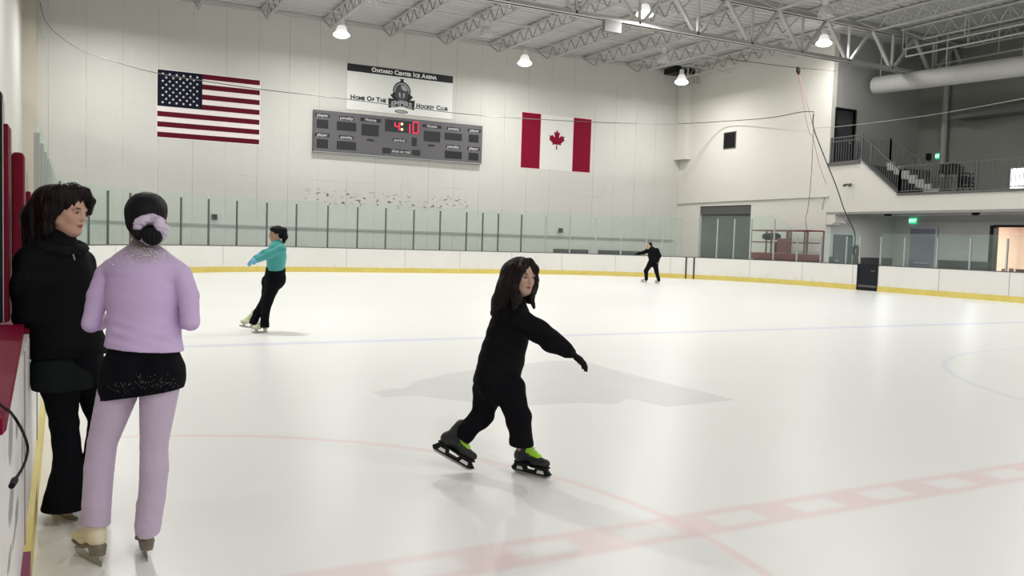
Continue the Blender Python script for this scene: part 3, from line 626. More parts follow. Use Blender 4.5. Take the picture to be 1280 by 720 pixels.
# scoreboard
xa, za = wz(391, 138); xb, zb_ = wz(601, 157.5); zt_ = (za+zb_)/2; zbot = (wz(391, 187.5)[1]+wz(601, 206)[1])/2
sb = thing('scoreboard', 'long grey scoreboard with red lit clock reading 4:10', 'scoreboard', (xa, YF, zbot))
YS = YE-.22
m = MB(); m.bbox((xa, YS, zbot), (xb, YE-.005, zt_), .015); obj('housing', m, M['sbgrey'], sb)
m = MB(); m.box((xa-.02, YS-.012, zbot-.03), (xb+.02, YE-.01, zbot)); obj('bottom_edge', m, M['lightink'], sb)
def sz(zx, zy): p = on(380+zx/5.333, 130+zy/5.333, 1, YS); return p[0], p[2]
def srect(q):
    x0, y0, x1, y1 = q; a = sz(x0, (y0+y1)/2)[0]; b = sz(x1, (y0+y1)/2)[0]; c = sz((x0+x1)/2, (y0+y1)/2)[1]
    h = max((y1-y0) - .1*(x1-x0), (y1-y0)*.55); hh = sz(0, 0)[1]-sz(0, h)[1]; return a, c-hh/2, b, c+hh/2
def panel(q, name='display_window'):
    a, b, c, d = srect(q); m = MB(); m.bbox((a, YS-.012, b), (c, YS-.001, d), .004); obj(name, m, M['sbblack'], sb); return a, b, c, d
def slabel(q, tx):
    a, b, c, d = panel(q, 'label_plate'); h = (d-b)
    t_ = text_mb(tx, h*1.12, lambda x, z, y: ((a+c)/2+x*(1.18 if len(tx) < 8 else .92), YS-.014-y*.5, (b+d)/2+z-h*.02), bold=h*.02); obj('label_text', t_, M['sbtext'], sb)
for q, tx in (((75,58,172,92),'player'), ((72,190,170,222),'player'), ((235,78,332,112),'penalty'), ((233,206,332,238),'penalty'), ((376,88,512,126),'Home'), ((592,226,680,258),'period'), ((580,298,712,336),'shots on goal'), ((788,132,916,166),'Guests'), ((952,150,1042,182),'penalty'), ((948,268,1040,302),'penalty'), ((1092,162,1178,194),'player'), ((1090,282,1172,314),'player')): slabel(q, tx)
for q in ((84,100,162,166),(84,230,160,298),(218,114,348,186),(218,243,347,313),(383,130,498,220),(420,232,466,250),(718,220,752,284),(522,288,577,334),(720,302,774,348),(798,174,908,260),(828,268,870,286),(938,186,1052,250),(938,306,1052,372),(1098,198,1164,262),(1097,320,1162,382)): panel(q)
panel((540, 98, 768, 204))
def seg(mb, x0, z0, x1, z1, w): mb.bar((x0, YS-.016, z0), (x1, YS-.016, z1), w, .008, up=(0, 1, 0))
def digit(q, segs, m_):
    x0, y0, x1, y1 = q; a, zt2 = sz(x0, y0); c, zb2 = sz(x1, y1); zm = (zt2+zb2)/2; w_ = .055; mb = MB()
    S = dict(a=(a, zt2, c, zt2), d=(a, zb2, c, zb2), g=(a, zm, c, zm), f=(a, zm, a, zt2), b=(c, zm, c, zt2), e=(a, zb2, a, zm), c=(c, zb2, c, zm))
    for s_ in segs: seg(mb, *S[s_], w_)
    obj('clock_digit', mb, m_, sb)
digit((606, 122, 634, 176), 'fgbc', M['digit']); digit((703, 134, 704, 194), 'bc', M['digit']); digit((728, 120, 760, 196), 'abcdef', M['digit'])
m = MB()
for zy in (134, 170):
    a, b = sz(652, zy); disc(m, a, b, .055, .055, YS-.013, YS-.02, 12)
obj('clock_colon', m, M['colon'], sb)

for px, py, lb in ((268, 271, 'small black box on the end wall behind the left glass'), (701, 288, 'small black box on the end wall below the maple leaf flag')):
    a = on(px, py, 1, YE-.06); m = MB(); m.bbox((a[0]-.1, YE-.1, a[2]-.1), (a[0]+.1, YE-.003, a[2]+.1), .01); t = obj('wall_box', m, M['black']); tag(t, lb, 'box')
for (xa_, xb_, yy), lb in zip(((692, 735, 313.5), (748, 774, 315), (777, 800, 316)), ('longest low dark vent at the foot of the end wall behind the glass', 'middle low dark vent behind the glass left of the farthest skater', 'low dark vent behind the glass next to the farthest skater')):
    a = on(xa_, yy, 1, YE-.05); b = on(xb_, yy, 1, YE-.05); m = MB(); m.bbox((a[0], YE-.1, a[2]-.12), (b[0], YE-.003, a[2]+.10), .01)
    for k in range(4): m.box((a[0]+.02, YE-.11, a[2]-.09+.05*k), (b[0]-.02, YE-.1, a[2]-.075+.05*k))
    tag(obj('wall_vent', m, M['darksteel']), lb, 'vent')
a = on(906, 167, 0, XR); b = on(919, 184, 0, XR); v = thing('wall_vent', 'square black vent high on the right side wall', 'vent', (XR, (a[1]+b[1])/2, b[2]))
m = MB(); m.box((XR-.03, b[1]-.04, b[2]-.04), (XR-.002, a[1]+.04, b[2])); m.box((XR-.03, b[1]-.04, a[2]), (XR-.002, a[1]+.04, a[2]+.04)); m.box((XR-.03, b[1]-.04, b[2]), (XR-.002, b[1], a[2])); m.box((XR-.03, a[1], b[2]), (XR-.002, a[1]+.04, a[2])); obj('vent_frame', m, M['darksteel'], v)
m = MB()
for k in range(7):
    z = b[2]+(a[2]-b[2])*(k+.5)/7; m.bar((XR-.014, b[1], z), (XR-.014, a[1], z), .02, .07)
m.box((XR-.006, b[1], b[2]), (XR-.002, a[1], a[2])); obj('louvres', m, M['black'], v)

# ------------------------------------------------------------------ lamps
def lamp(px, py, z, lit, label):
    c = on(px, py, 2, z)
    t = thing('bell_lamp', label, 'lamp', c, 'lit high bay lamps' if lit else 'unlit high bay lamps')
    m = MB(); m.tube([(c[0], c[1], z+.40), (c[0], c[1], ZR)], .014, 6); obj('rod', m, M['steel'], t)
    m = MB(); m.lathe([(0, .44), (.07, .44), (.10, .40), (.11, .24), (.13, .2), (0, .2)], c, 16); obj('ballast', m, M['white'], t)
    m = MB(); m.lathe([(.10, .21), (.15, .17), (.20, .06), (.235, -.06), (.258, -.15), (.25, -.15), (.228, -.06), (.192, .06), (.14, .16), (.10, .2)], c, 24); obj('bell', m, M['litbell'] if lit else M['lampglass'], t)
    if lit:
        m = MB(); m.lathe([(0, -.02), (.20, -.03), (.285, -.10), (.30, -.16), (.20, -.225), (.10, -.245), (0, -.25)], c, 20); obj('glowing_lens', m, M['lit'], t)
    else:
        m = MB(); m.lathe([(0, .18), (.05, .16), (.06, .02), (.03, -.08), (0, -.09)], c, 12); obj('bulb', m, M['white'], t)
    return c
LIT = [lamp(427, 39, 9.0, 1, 'lit bell lamp above the club banner, leftmost lit lamp'), lamp(656, 75, 9.0, 1, 'lit bell lamp close to the end wall above the maple leaf flag'), lamp(806, 13, 9.62, 1, 'lit bell lamp seen through the middle of the roof girder'),
       lamp(1030, 50, 9.62, 1, 'lit bell lamp at the edge of the white side wall'), lamp(852, 99, 9.0, 1, 'lit bell lamp in the far right corner of the hall')]
for a in ((467, -3, 'unlit bell lamp cut by the top edge above the banner'), (608, 40, 'unlit bell lamp right of the banner, above the scoreboard'), (830, 73, 'unlit bell lamp left of the far corner lamp'), (1032, 15, 'unlit bell lamp hanging in front of the roof girder')): lamp(a[0], a[1], 9.0, 0, a[2])
m_ = thing('heater', 'dark heater box on brackets under the roof in the far corner', 'heater', on(850, 92, 1, 30.5))
a = on(838, 80, 1, 30.6); b = on(862, 95, 1, 30.6); m = MB(); m.bbox((a[0], 30.2, b[2]), (b[0], 31.1, min(a[2], ZR-.12)), .03); obj('casing', m, M['black'], m_)
m = MB(); 
for px in (859, 869): p = on(px, 104, 1, 30.2); m.bar((p[0], 30.2, p[2]), (p[0], 30.2, ZR-.1), .1)
p0 = on(851, 108, 1, 30.2); p1 = on(872, 104, 1, 30.2); m.bar(p0, p1, .1); obj('bracket', m, M['steel'], m_)

# ------------------------------------------------------------------ balcony railings
def railing(label, a, b, h, step=.125, posts=(0., 1.), mid=False, name='railing', low=.09):
    a = np.array(a, float); b = np.array(b, float); t = thing(name, label, 'railing', (a+b)/2)
    up = np.array((0, 0, 1.))
    m = MB(); m.bar(a+up*h, b+up*h, .05, .04); obj('top_rail', m, M['rail'], t)
    m = MB(); m.bar(a+up*low, b+up*low, .035); obj('bottom_rail', m, M['rail'], t)
    if mid: m = MB(); m.bar(a+up*(h-.16), b+up*(h-.16), .03); obj('middle_rail', m, M['rail'], t)
    for f in posts:
        p = a+(b-a)*f; m = MB(); m.bar(p, p+up*(h+.03), .06); obj('post', m, M['rail'], t)
    n = int(np.linalg.norm(b-a)/step); first = None
    for i in range(1, n):
        p = a+(b-a)*i/n
        if first is None:
            m = MB(); m.bar(p+up*low, p+up*h, .018); first = obj('baluster', m, M['rail'], t); p0_ = p
        else:
            c = first.copy(); C.objects.link(c); c.parent = t; c.location = Vector(p-p0_)
    return t
xr = XR+.07
railing('short grey railing on the landing in front of the dark door', (xr, YC-.03, ZL+.06), (xr, YS1, ZL+.08), 1.08, posts=(0, 1), mid=True)
railing('sloping grey railing on the near side of the balcony stairs', (xr, YS1, ZL+.24), (xr, YS0, ZM+.08), .86, posts=(0.25, 1.))
railing('grey railing along the balcony edge right of the stairs', (xr, YS0, ZM+.05), (xr, 8.5, ZM+.05), 1.03, step=.13, posts=(0, .31, .62, 1.), low=.1)
railing('level grey railing on the far side of the stair landing', (XF+.05, YC-.05, ZL), (XF+.05, YS1-.1, ZL), 1.1, mid=True)
railing('sloping grey railing on the far side of the stairs', (XF+.05, YS1-.1, ZL+.1), (XF+.05, YS1-2.3, 3.55), 1.0, posts=(0, 1.))
railing('low dark railing at the foot of the stairs on the balcony', (30.2, 19.3, 3.45), (30.2, 17.3, 3.45), .9, posts=(0, .5, 1), mid=True)
# green exit signs
def exit_sign(px, py, X, label, w_=.34, h_=.24):
    c = on(px, py, 0, X-.06); t = thing('exit_sign', label, 'exit sign', c)
    m = MB(); m.bbox((X-.08, c[1]-w_/2, c[2]-h_/2), (X-.004, c[1]+w_/2, c[2]+h_/2), .01); obj('case', m, M['exitg'], t)
    t_ = text_mb('EXIT', h_*.72, lambda a, b, d: (X-.083-d, c[1]-a, c[2]+b), bold=.004); obj('letters', t_, M['exitw'], t)
exit_sign(1141, 276, XB, 'green exit sign under the balcony above the blue-grey door'); exit_sign(1174, 195, XB+1.2, 'green exit sign high on the balcony back wall')
a = on(1162, 196, 0, XB+1.2); m = MB(); m.bbox((XB+1.06, a[1]-.09, a[2]-.14), (XB+1.195, a[1]+.09, a[2]+.14), .02); tag(obj('wall_speaker', m, M['black']), 'small black speaker left of the balcony exit sign', 'speaker')
a = on(1061, 231, 0, XR-.08); t = thing('wall_spotlight', 'small twin spotlight on the white stair wall', 'spotlight', a)
m = MB(); m.bbox((XR-.06, a[1]-.06, a[2]-.05), (XR-.003, a[1]+.06, a[2]+.07), .008); obj('base', m, M['greywall'], t)
for sg in (-1, 1):
    m = MB(); m.tube([(XR-.06, a[1]+sg*.05, a[2]+.02), (XR-.12, a[1]+sg*.12, a[2]+.0), (XR-.2, a[1]+sg*.15, a[2]-.04)], [.03, .05, .06], 10); obj('lamp_head', m, M['darksteel'], t)
SOFFIT = []
for px, py, lb in ((1110, 268, 'small dark lamp under the balcony, left of the exit sign'), (1220, 267, 'small dark lamp under the balcony, right of the exit sign')):
    a = on(px, py, 2, 2.93); SOFFIT.append(a); m = MB(); m.lathe([(0, .05), (.12, .05), (.15, 0), (.13, -.06), (0, -.07)], a, 14); tag(obj('soffit_lamp', m, M['black']), lb, 'lamp')

# ------------------------------------------------------------------ chairs on the balcony and in the lit room
def chair(label, loc, rz, m_, group, s=1.0, arms=True):
    t = thing('chair', label, 'chair', (0, 0, 0), group); 
    m = MB(); m.bbox((-.22, -.22, .42), (.22, .22, .47), .015); obj('seat', m, m_, t)
    m = MB(); m.bbox((-.22, .19, .50), (.22, .235, .92), .018); obj('backrest', m, m_, t)
    for sx in (-1, 1):
        for sy in (-1, 1):
            m = MB(); m.tube([(sx*.19, sy*.19, .43), (sx*.22, sy*.22, 0)], .016, 8); obj('leg', m, m_, t)
        if arms: m = MB(); m.tube([(sx*.23, .21, .66), (sx*.24, -.1, .66), (sx*.23, -.17, .62), (sx*.22, -.19, .44)], .016, 8); obj('armrest', m, m_, t)
    t.location = loc; t.rotation_euler = (0, 0, rz); t.scale = (s, s, s); return t
bc = on(1207, 236, 0, 29.0)
for k, lb in enumerate(('lowest black armchair of the stack behind the balcony railing', 'middle black armchair of the stack behind the balcony railing', 'topmost black armchair of the stack behind the balcony railing')):
    chair(lb, (29.0, bc[1]-.03*k, 3.45+.13*k), math.radians(12), M['black'], 'stacked black armchairs on the balcony')
bx = on(1187, 212, 0, 29.6); t = thing('side_table', 'small black table beside the stacked chairs on the balcony', 'table', (29.6, bx[1], 3.45))
m = MB(); m.bbox((29.35, bx[1]-.25, bx[2]-.16), (29.85, bx[1]+.25, bx[2]+.2), .02); obj('cabinet', m, M['black'], t)
for sx in (-1, 1):
    for sy in (-1, 1): m = MB(); m.tube([(29.6+sx*.2, bx[1]+sy*.2, 3.45), (29.6+sx*.2, bx[1]+sy*.2, bx[2]-.15)], .015, 6); obj('leg', m, M['black'], t)
for k, (px, X) in enumerate(((1247, 32.9), (1257, 34.2), (1271, 33.2))):
    a = on(px, 331, 0, X); chair(('brown chair at the left jamb of the lit room', 'middle brown chair in the lit room', 'rightmost brown chair in the lit room')[k], (X, a[1], -.055), math.radians(200+30*k), M['brown'], 'chairs in the lit room', 1.05, False)

# ------------------------------------------------------------------ red scissor lift behind the corner glass
sl = thing('scissor_lift', 'red scissor lift parked behind the corner glass beside the shutter', 'lift', (26.9, 23.4, 0))
X0, X1 = 26.35, 27.3; yl = on(938, 290, 0, X0)[1]; yr = on(1010, 290, 0, X0)[1]; zt_ = on(970, 288, 0, X0)[2]; zd = on(960, 316, 0, X0)[2]
m = MB(); m.bbox((X0, yr, zd-.28), (X1, yl, zd), .02); obj('platform', m, M['lift'], sl)
m = MB(); m.bbox((X0+.05, yr+.2, .25), (X1-.05, yl-.2, .6), .03); obj('chassis', m, M['lift'], sl)
for yy in (yr+.5, yl-.5):
    for xx in (X0+.02, X1-.14):
        m = MB(); m.tube([(xx, yy, .145), (xx+.12, yy, .145)], .2, 18); obj('wheel', m, M['rubber'], sl)
m = MB()
for xx in (X0+.15, X1-.15): m.bar((xx, yr+.3, .6), (xx, yl-.3, zd-.28), .08); m.bar((xx, yl-.3, .6), (xx, yr+.3, zd-.28), .08)
obj('scissor_arms', m, M['darksteel'], sl)
m = MB(); ym = yr+(yl-yr)*.3
for xx in (X0+.03, X1-.03):
    for yy in (yr+.03, ym-.06, ym+.06, yr+(yl-yr)*.62, yl-.03): m.bar((xx, yy, zd), (xx, yy, zt_), .05)
    for zz in (zt_, zd+(zt_-zd)*.48): m.bar((xx, yr+.03, zz), (xx, yl-.03, zz), .05)
for yy in (yr+.03, yl-.03):
    for zz in (zt_, zd+(zt_-zd)*.48): m.bar((X0+.03, yy, zz), (X1-.03, yy, zz), .05)
obj('guard_rails', m, mat('dull_red_rail', (.16, .035, .05), .5), sl)
m = MB(); m.bbox((X0+.06, ym+.15, zd+.02), (X0+.25, ym+.75, zd+.62), .02); obj('control_panel', m, M['lift'], sl)
m = MB(); m.bbox((X0+.3, ym+.9, zd+.02), (X0+.6, ym+1.2, zd+.5), .08); m.bbox((X0+.4, yl-1.1, zd+.55), (X0+.8, yl-.2, zt_-.1), .15); obj('motor_box', m, M['rubber'], sl)

# ------------------------------------------------------------------ cables and ropes
def smooth(pts, n=6):
    out = []
    for i in range(len(pts)-1):
        P = [np.array(pts[max(0, min(len(pts)-1, i+j))], float) for j in (-1, 0, 1, 2)]
        for k in range(n):
            t = k/n; out.append(.5*((2*P[1])+(P[2]-P[0])*t+(2*P[0]-5*P[1]+4*P[2]-P[3])*t*t+(3*P[1]-P[0]-3*P[2]+P[3])*t**3))
    out.append(np.array(pts[-1], float)); return out
YN = 29.2
m = MB(); m.tube(smooth([on(*q, 1, YN) for q in ((50, 2), (56, 24), (72, 43), (103, 63), (150, 79), (197, 91.5), (260, 102), (325, 111.5), (434, 124), (566, 141), (653, 148), (740, 152.5), (800, 154.5), (846, 155))]), .016, 6)
tag(obj('net_cable', m, M['cable']), 'long sagging steel cable strung across the end wall and both flags', 'cable')
m = MB(); m.tube(smooth([on(846, 155, 1, YN), on(900, 152, 0, 27.4), on(960, 147.5, 0, 27.0), on(1002, 140, 0, 26.6), on(1018, 140, 0, 26.4)]), .016, 6); tag(obj('net_cable', m, M['darkcable']), 'dark cable rising along the right side wall to the ropes', 'cable')
m = MB(); m.tube(smooth([on(x, y, 0, 26.2) for x, y in ((1017, 160), (1050, 158), (1110, 151), (1180, 141), (1280, 123), (1330, 113))]), .011, 6); tag(obj('net_cable', m, mat('pale_cable', (.36, .36, .35), .6)), 'pale cable running from the ropes across the balcony to the right', 'cable')
m = MB(); m.tube(smooth([on(x, y, 0, 26.3) for x, y in ((905, 73), (950, 79), (1000, 85), (1044, 88.5))]), .014, 6); tag(obj('net_cable', m, M['darkcable']), 'thin wire below the girder that the pulley hangs from', 'cable')
pu = thing('pulley', 'black pulley on the thin wire holding two pink ropes', 'pulley', on(998, 86, 0, 26.3))
a = on(997, 84, 0, 26.3); b = on(998.5, 93, 0, 26.3); m = MB(); m.tube([a, (a+b)/2, b], [.05, .09, .04], 10); obj('block', m, M['black'], pu)
m = MB(); m.tube(smooth([on(x, y, 0, 26.3) for x, y in ((998, 93), (1010, 160), (1016, 172), (1024, 205), (1033, 231))]), .010, 6); tag(obj('rope', m, M['pink']), 'left pink rope hanging from the pulley to the stair wall', 'rope')
m = MB(); m.tube(smooth([on(x, y, 0, 26.3) for x, y in ((999, 93), (1009, 130), (1017, 160))]), .010, 6); tag(obj('rope', m, M['pink']), 'right pink rope slanting from the pulley to the pale cable', 'rope')
m = MB(); m.tube(smooth([on(x, y, 0, 26.3) for x, y in ((1017, 142), (1017, 160), (1030, 195), (1045, 232), (1056, 264), (1066, 284), (1069, 296), (1068, 309))]), .022, 6); tag(obj('rope', m, M['darkcable']), 'dark rope slanting across the stair wall to the gate post', 'rope')
m = MB(); m.tube(smooth([on(x, y, 0, 26.25) for x, y in ((1017, 160), (1014, 220), (1010, 260), (1007, 274), (1009, 292))]), .010, 6); tag(obj('rope', m, M['darkcable']), 'thin cord dropping down the side wall to the corner glass', 'rope')
m = MB(); m.tube(smooth([on(x, y, 0, 26.35) for x, y in ((1050, 266), (1060, 280), (1067, 287))]), .012, 6); tag(obj('rope', m, M['cable']), 'short pale cord under the left end of the balcony', 'rope')
rb = MB()
for k in range(5):
    pts = [on(1069.5+2.6*math.cos(t)+.6*k-1, 314+7*math.sin(t), 0, 26.3+.02*k) for t in np.linspace(0, 2*PI, 16)]; rb.tube(pts, .03, 6)
tag(obj('rope_coil', rb, M['darkcable']), 'dark bundle of coiled rope beside the gate post', 'rope')
m = MB(); m.tube(smooth([on(x, y, 1, YE-.4) for x, y in ((48, -4), (52, 22), (56, 49))]), .03, 6); tag(obj('conduit', m, M['duct']), 'pale pipe down the left corner pilaster', 'pipe')
# ------------------------------------------------------------------ figures: signed-distance bodies meshed by surface nets
def nrm(v): v = np.array(v, float); return v/(np.linalg.norm(v)+1e-12)
class SDF:
    def __init__(s, h, k=.03): s.p = []; s.h = h; s.k = k; s.lo = np.full(3, 1e9); s.hi = np.full(3, -1e9); s.disp = None; s.cuts = []
    def _ext(s, pts, r):
        for p in pts: s.lo = np.minimum(s.lo, np.array(p)-r); s.hi = np.maximum(s.hi, np.array(p)+r)
    def cone(s, a, b, ra, rb, k=None, flat=None, fs=1.0, sub=False):
        """tapered limb a->b; flat = direction in which it is thinner by factor fs"""
        a = np.array(a, float); b = np.array(b, float); r = max(ra, rb)*1.05
        if not sub: s._ext((a, b), r)
        def f(P):
            d = b-a; t = np.clip(((P-a)@d)/(d@d+1e-12), 0, 1); q = P-(a+t[..., None]*d)
            if flat is not None:
                n = nrm(flat); c = q@n; q = q+(c*(1/fs-1))[..., None]*n
                return (np.sqrt((q*q).sum(-1))-(ra+(rb-ra)*t))*(.5+.5*fs)
            return np.sqrt((q*q).sum(-1))-(ra+(rb-ra)*t)
        s.p.append((f, np.minimum(a, b)-r, np.maximum(a, b)+r, s.k if k is None else k, sub)); return s
    def chain(s, pts, rads, k=None, **kw):
        for i in range(len(pts)-1): s.cone(pts[i], pts[i+1], rads[i], rads[i+1], k, **kw)
        return s
    def ell(s, c, r, R=None, k=None, sub=False):
        """ellipsoid; R = rows are its axes"""
        c = np.array(c, float); r = np.array(r, float); R = np.eye(3) if R is None else np.array(R); m = r.max()*1.05
        if not sub: s._ext((c,), m)
        def f(P):
            q = (P-c)@R.T; k0 = np.sqrt(((q/r)**2).sum(-1)); k1 = np.sqrt(((q/(r*r))**2).sum(-1))+1e-9; return k0*(k0-1)/k1
        s.p.append((f, c-m, c+m, s.k if k is None else k, sub)); return s
    def mesh(s):
        h = s.h; lo = s.lo-3*h-.01; n = np.ceil((s.hi+3*h+.01-lo)/h).astype(int)+1
        F = np.full(n, .2, np.float32); ax = [lo[i]+h*np.arange(n[i]) for i in range(3)]
        for f, a, b, k, sub in s.p:
            m = k+4*h; i0 = np.maximum(0, np.floor((a-m-lo)/h).astype(int)); i1 = np.minimum(n, np.ceil((b+m-lo)/h).astype(int)+1)
            if (i1 <= i0).any(): continue
            sl = tuple(slice(i0[i], i1[i]) for i in range(3))
            P = np.stack(np.meshgrid(*[ax[i][sl[i]] for i in range(3)], indexing='ij'), -1); d = f(P).astype(np.float32); A = F[sl]
            if sub: d = -d; hh = np.maximum(k-np.abs(A-d), 0)/max(k, 1e-6); F[sl] = np.maximum(A, d)+hh*hh*k/4
            else: hh = np.maximum(k-np.abs(A-d), 0)/max(k, 1e-6); F[sl] = np.minimum(A, d)-hh*hh*k/4
        if s.disp is not None:
            msk = np.abs(F) < 3*h+.03; idx = np.argwhere(msk); P = lo+idx*h; F[msk] += s.disp(P).astype(np.float32)
        for c in s.cuts:
            P = np.stack(np.meshgrid(*ax, indexing='ij'), -1); F = np.maximum(F, c(P).astype(np.float32))
        return nets(F, lo, h)
def nets(F, lo, h):
    S = F < 0; n = np.array(F.shape); cell = None
    cnt = np.zeros(n-1, np.int8)
    for dx in (0, 1):
        for dy in (0, 1):
            for dz in (0, 1): cnt += S[dx:n[0]-1+dx, dy:n[1]-1+dy, dz:n[2]-1+dz]
    act = (cnt > 0) & (cnt < 8); ids = np.argwhere(act); V = np.zeros((len(ids), 3)); W_ = np.zeros(len(ids))
    num = np.full(n-1, -1, np.int32); num[act] = np.arange(len(ids))
    C8 = [(a, b, c) for a in (0, 1) for b in (0, 1) for c in (0, 1)]
    for a in C8:
        for ax in range(3):
            if a[ax]: continue
            b = list(a); b[ax] = 1
            fa = F[ids[:, 0]+a[0], ids[:, 1]+a[1], ids[:, 2]+a[2]]; fb = F[ids[:, 0]+b[0], ids[:, 1]+b[1], ids[:, 2]+b[2]]
            cr = (fa < 0) != (fb < 0); t = np.where(cr, fa/np.where(cr, fa-fb, 1), 0)
            p = np.repeat(np.array(a, float)[None], len(ids), 0); p[:, ax] += t; V[cr] += p[cr]; W_[cr] += 1
    V = lo+(ids+V/np.maximum(W_, 1)[:, None])*h
    Q = []
    for ax in range(3):
        u, v = [(1, 2), (2, 0), (0, 1)][ax]
        sa = [slice(None)]*3; sb = [slice(None)]*3; sa[ax] = slice(0, -1); sb[ax] = slice(1, None)
        A = S[tuple(sa)]; B = S[tuple(sb)]; e = np.argwhere(A != B)
        e = e[(e[:, u] > 0) & (e[:, v] > 0) & (e[:, u] < n[u]-1) & (e[:, v] < n[v]-1)]
        ins = A[e[:, 0], e[:, 1], e[:, 2]]
        def g(du, dv):
            q = e.copy(); q[:, u] -= du; q[:, v] -= dv; return num[q[:, 0], q[:, 1], q[:, 2]]
        q = np.stack([g(1, 1), g(0, 1), g(0, 0), g(1, 0)], 1); q[~ins] = q[~ins][:, ::-1]; Q.append(q)
    return V, np.concatenate(Q)
def skin(name, sdf, mat_, parent, paint=None, base=None):
    V, Q = sdf.mesh(); o0 = ORIGIN[parent.name]; me = bpy.data.meshes.new(name)
    me.vertices.add(len(V)); me.vertices.foreach_set('co', (V-o0).astype(np.float32).ravel())
    me.loops.add(len(Q)*4); me.loops.foreach_set('vertex_index', Q.astype(np.int32).ravel())
    me.polygons.add(len(Q)); me.polygons.foreach_set('loop_start', np.arange(len(Q), dtype=np.int32)*4)
    me.update(calc_edges=True); me.validate(); me.polygons.foreach_set('use_smooth', [True]*len(me.polygons))
    if paint:
        col = np.repeat(np.array([(*base, 1.)]), len(V), 0)
        for c, r, rgb, soft in paint:
            r = np.array(r, float); c = np.array(c)
            if r.ndim == 2: q = ((V-c)@r[:, :3].T)/r[:, 3]          # rows: axis xyz + radius
            else: q = (V-c)/r
            w = np.clip((1-np.sqrt((q*q).sum(1)))/soft, 0, 1)[:, None]; col[:, :3] = col[:, :3]*(1-w)+np.array(rgb)*w
        at_ = me.color_attributes.new('Col', 'FLOAT_COLOR', 'POINT'); at_.data.foreach_set('color', col.astype(np.float32).ravel())
    me.materials.append(mat_); o = bpy.data.objects.new(name, me); C.objects.link(o); o.parent = parent; ORIGIN[o.name] = o0
    return o
def wrinkle(amp, fx=38., fz=22., seed=0, zones=None):
    """cloth folds: warped ridges, stronger inside the given (centre, radius, gain) zones"""
    rs = np.random.RandomState(seed); D = [nrm(rs.normal(size=3)*(1, 1, .6)) for _ in range(4)]; ph = rs.rand(4)*6.28
    def f(P):
        w = np.sin(P@D[0]*9+ph[0])*1.2+np.sin(P@D[1]*17+ph[1])*.7
        r = np.sin(P@nrm((.3, .35, 1.))*fx*2.2+w*1.6+ph[2])*.6+np.sin(P@D[2]*fz*2+w+ph[3])*.4
        g = np.ones(len(P))*.35
        if zones:
            for c, rad, gain in zones: g += gain*np.exp(-(((P-np.array(c))/rad)**2).sum(1))
        return amp*r*g
    return f
def colmat(name, rough=.55, spec=.35, sss=0.):
    m = mat(name, (.5, .5, .5), rough, spec=spec); nt = m.node_tree; a = nt.nodes.new('ShaderNodeVertexColor'); a.layer_name = 'Col'
    nt.links.new(a.outputs['Color'], nt.nodes['Principled BSDF'].inputs['Base Color'])
    return m
M['skin'] = colmat('skin', .5, .35)
def hairmat(name, col):
    return mat(name, col, .5, spec=.16, noise=.5, nscale=60, bump=.35, bscale=120, stretch=(1, 1, .12))
def frame(fwd, up=(0, 0, 1)):
    f = nrm(fwd); l = nrm(np.cross(up, f)); u = np.cross(f, l); return f, l, u   # forward, left, up
def head_prims(S, c, fr, s=1.0, smile=0.):
    """adult head about .225 m high around c (mid-head)"""
    f, l, u = fr; R = np.array([f, l, u])
    P = lambda a, b, d: c+s*(f*a+l*b+u*d)
    S.ell(P(-.012, 0, .03), s*np.array((.096, .076, .086)), R, .02*s)
    S.ell(P(.028, 0, -.035), s*np.array((.066, .060, .078)), R, .03*s)
    S.ell(P(.062, 0, -.093), s*np.array((.022, .024, .018)), R, .03*s)                 # chin
    for b in (-1, 1):
        S.ell(P(.052, b*.038, -.03), s*np.array((.026, .022, .024)), R, .02*s)         # cheek
        S.cone(P(.018, b*.058, -.055), P(.055, b*.022, -.095), .018*s, .016*s, .03*s)  # jaw
        S.ell(P(-.005, b*.077, -.012), s*np.array((.018, .007, .030)), R, .006*s)      # ear
        S.ell(P(.082, b*.031, .002), s*np.array((.012, .016, .010)), R, .010*s, sub=True)  # eye socket
        S.cone(P(.078, b*.045, .018), P(.088, b*.015, .020), .007*s, .008*s, .012*s)   # brow ridge
        S.ell(P(.078, b*.031, .001), s*np.array((.011, .014, .0095)), R, .004*s)       # eyelid / eyeball
    S.cone(P(.088, 0, .008), P(.104, 0, -.026), .007*s, .0105*s, .012*s)               # nose
    for b in (-1, 1): S.ell(P(.096, b*.010, -.030), s*np.array((.009, .007, .006)), R, .008*s)
    w = .022+.006*smile
    S.cone(P(.086, -w*.8, -.0565+.004*smile), P(.0915, 0, -.0575), .004*s, .0058*s, .005*s); S.cone(P(.086, w*.8, -.0565+.004*smile), P(.0915, 0, -.0575), .004*s, .0058*s, .005*s)
    S.cone(P(.084, -w*.6, -.067+.002*smile), P(.089, 0, -.069), .004*s, .006*s, .005*s); S.cone(P(.084, w*.6, -.067+.002*smile), P(.089, 0, -.069), .004*s, .006*s, .005*s)
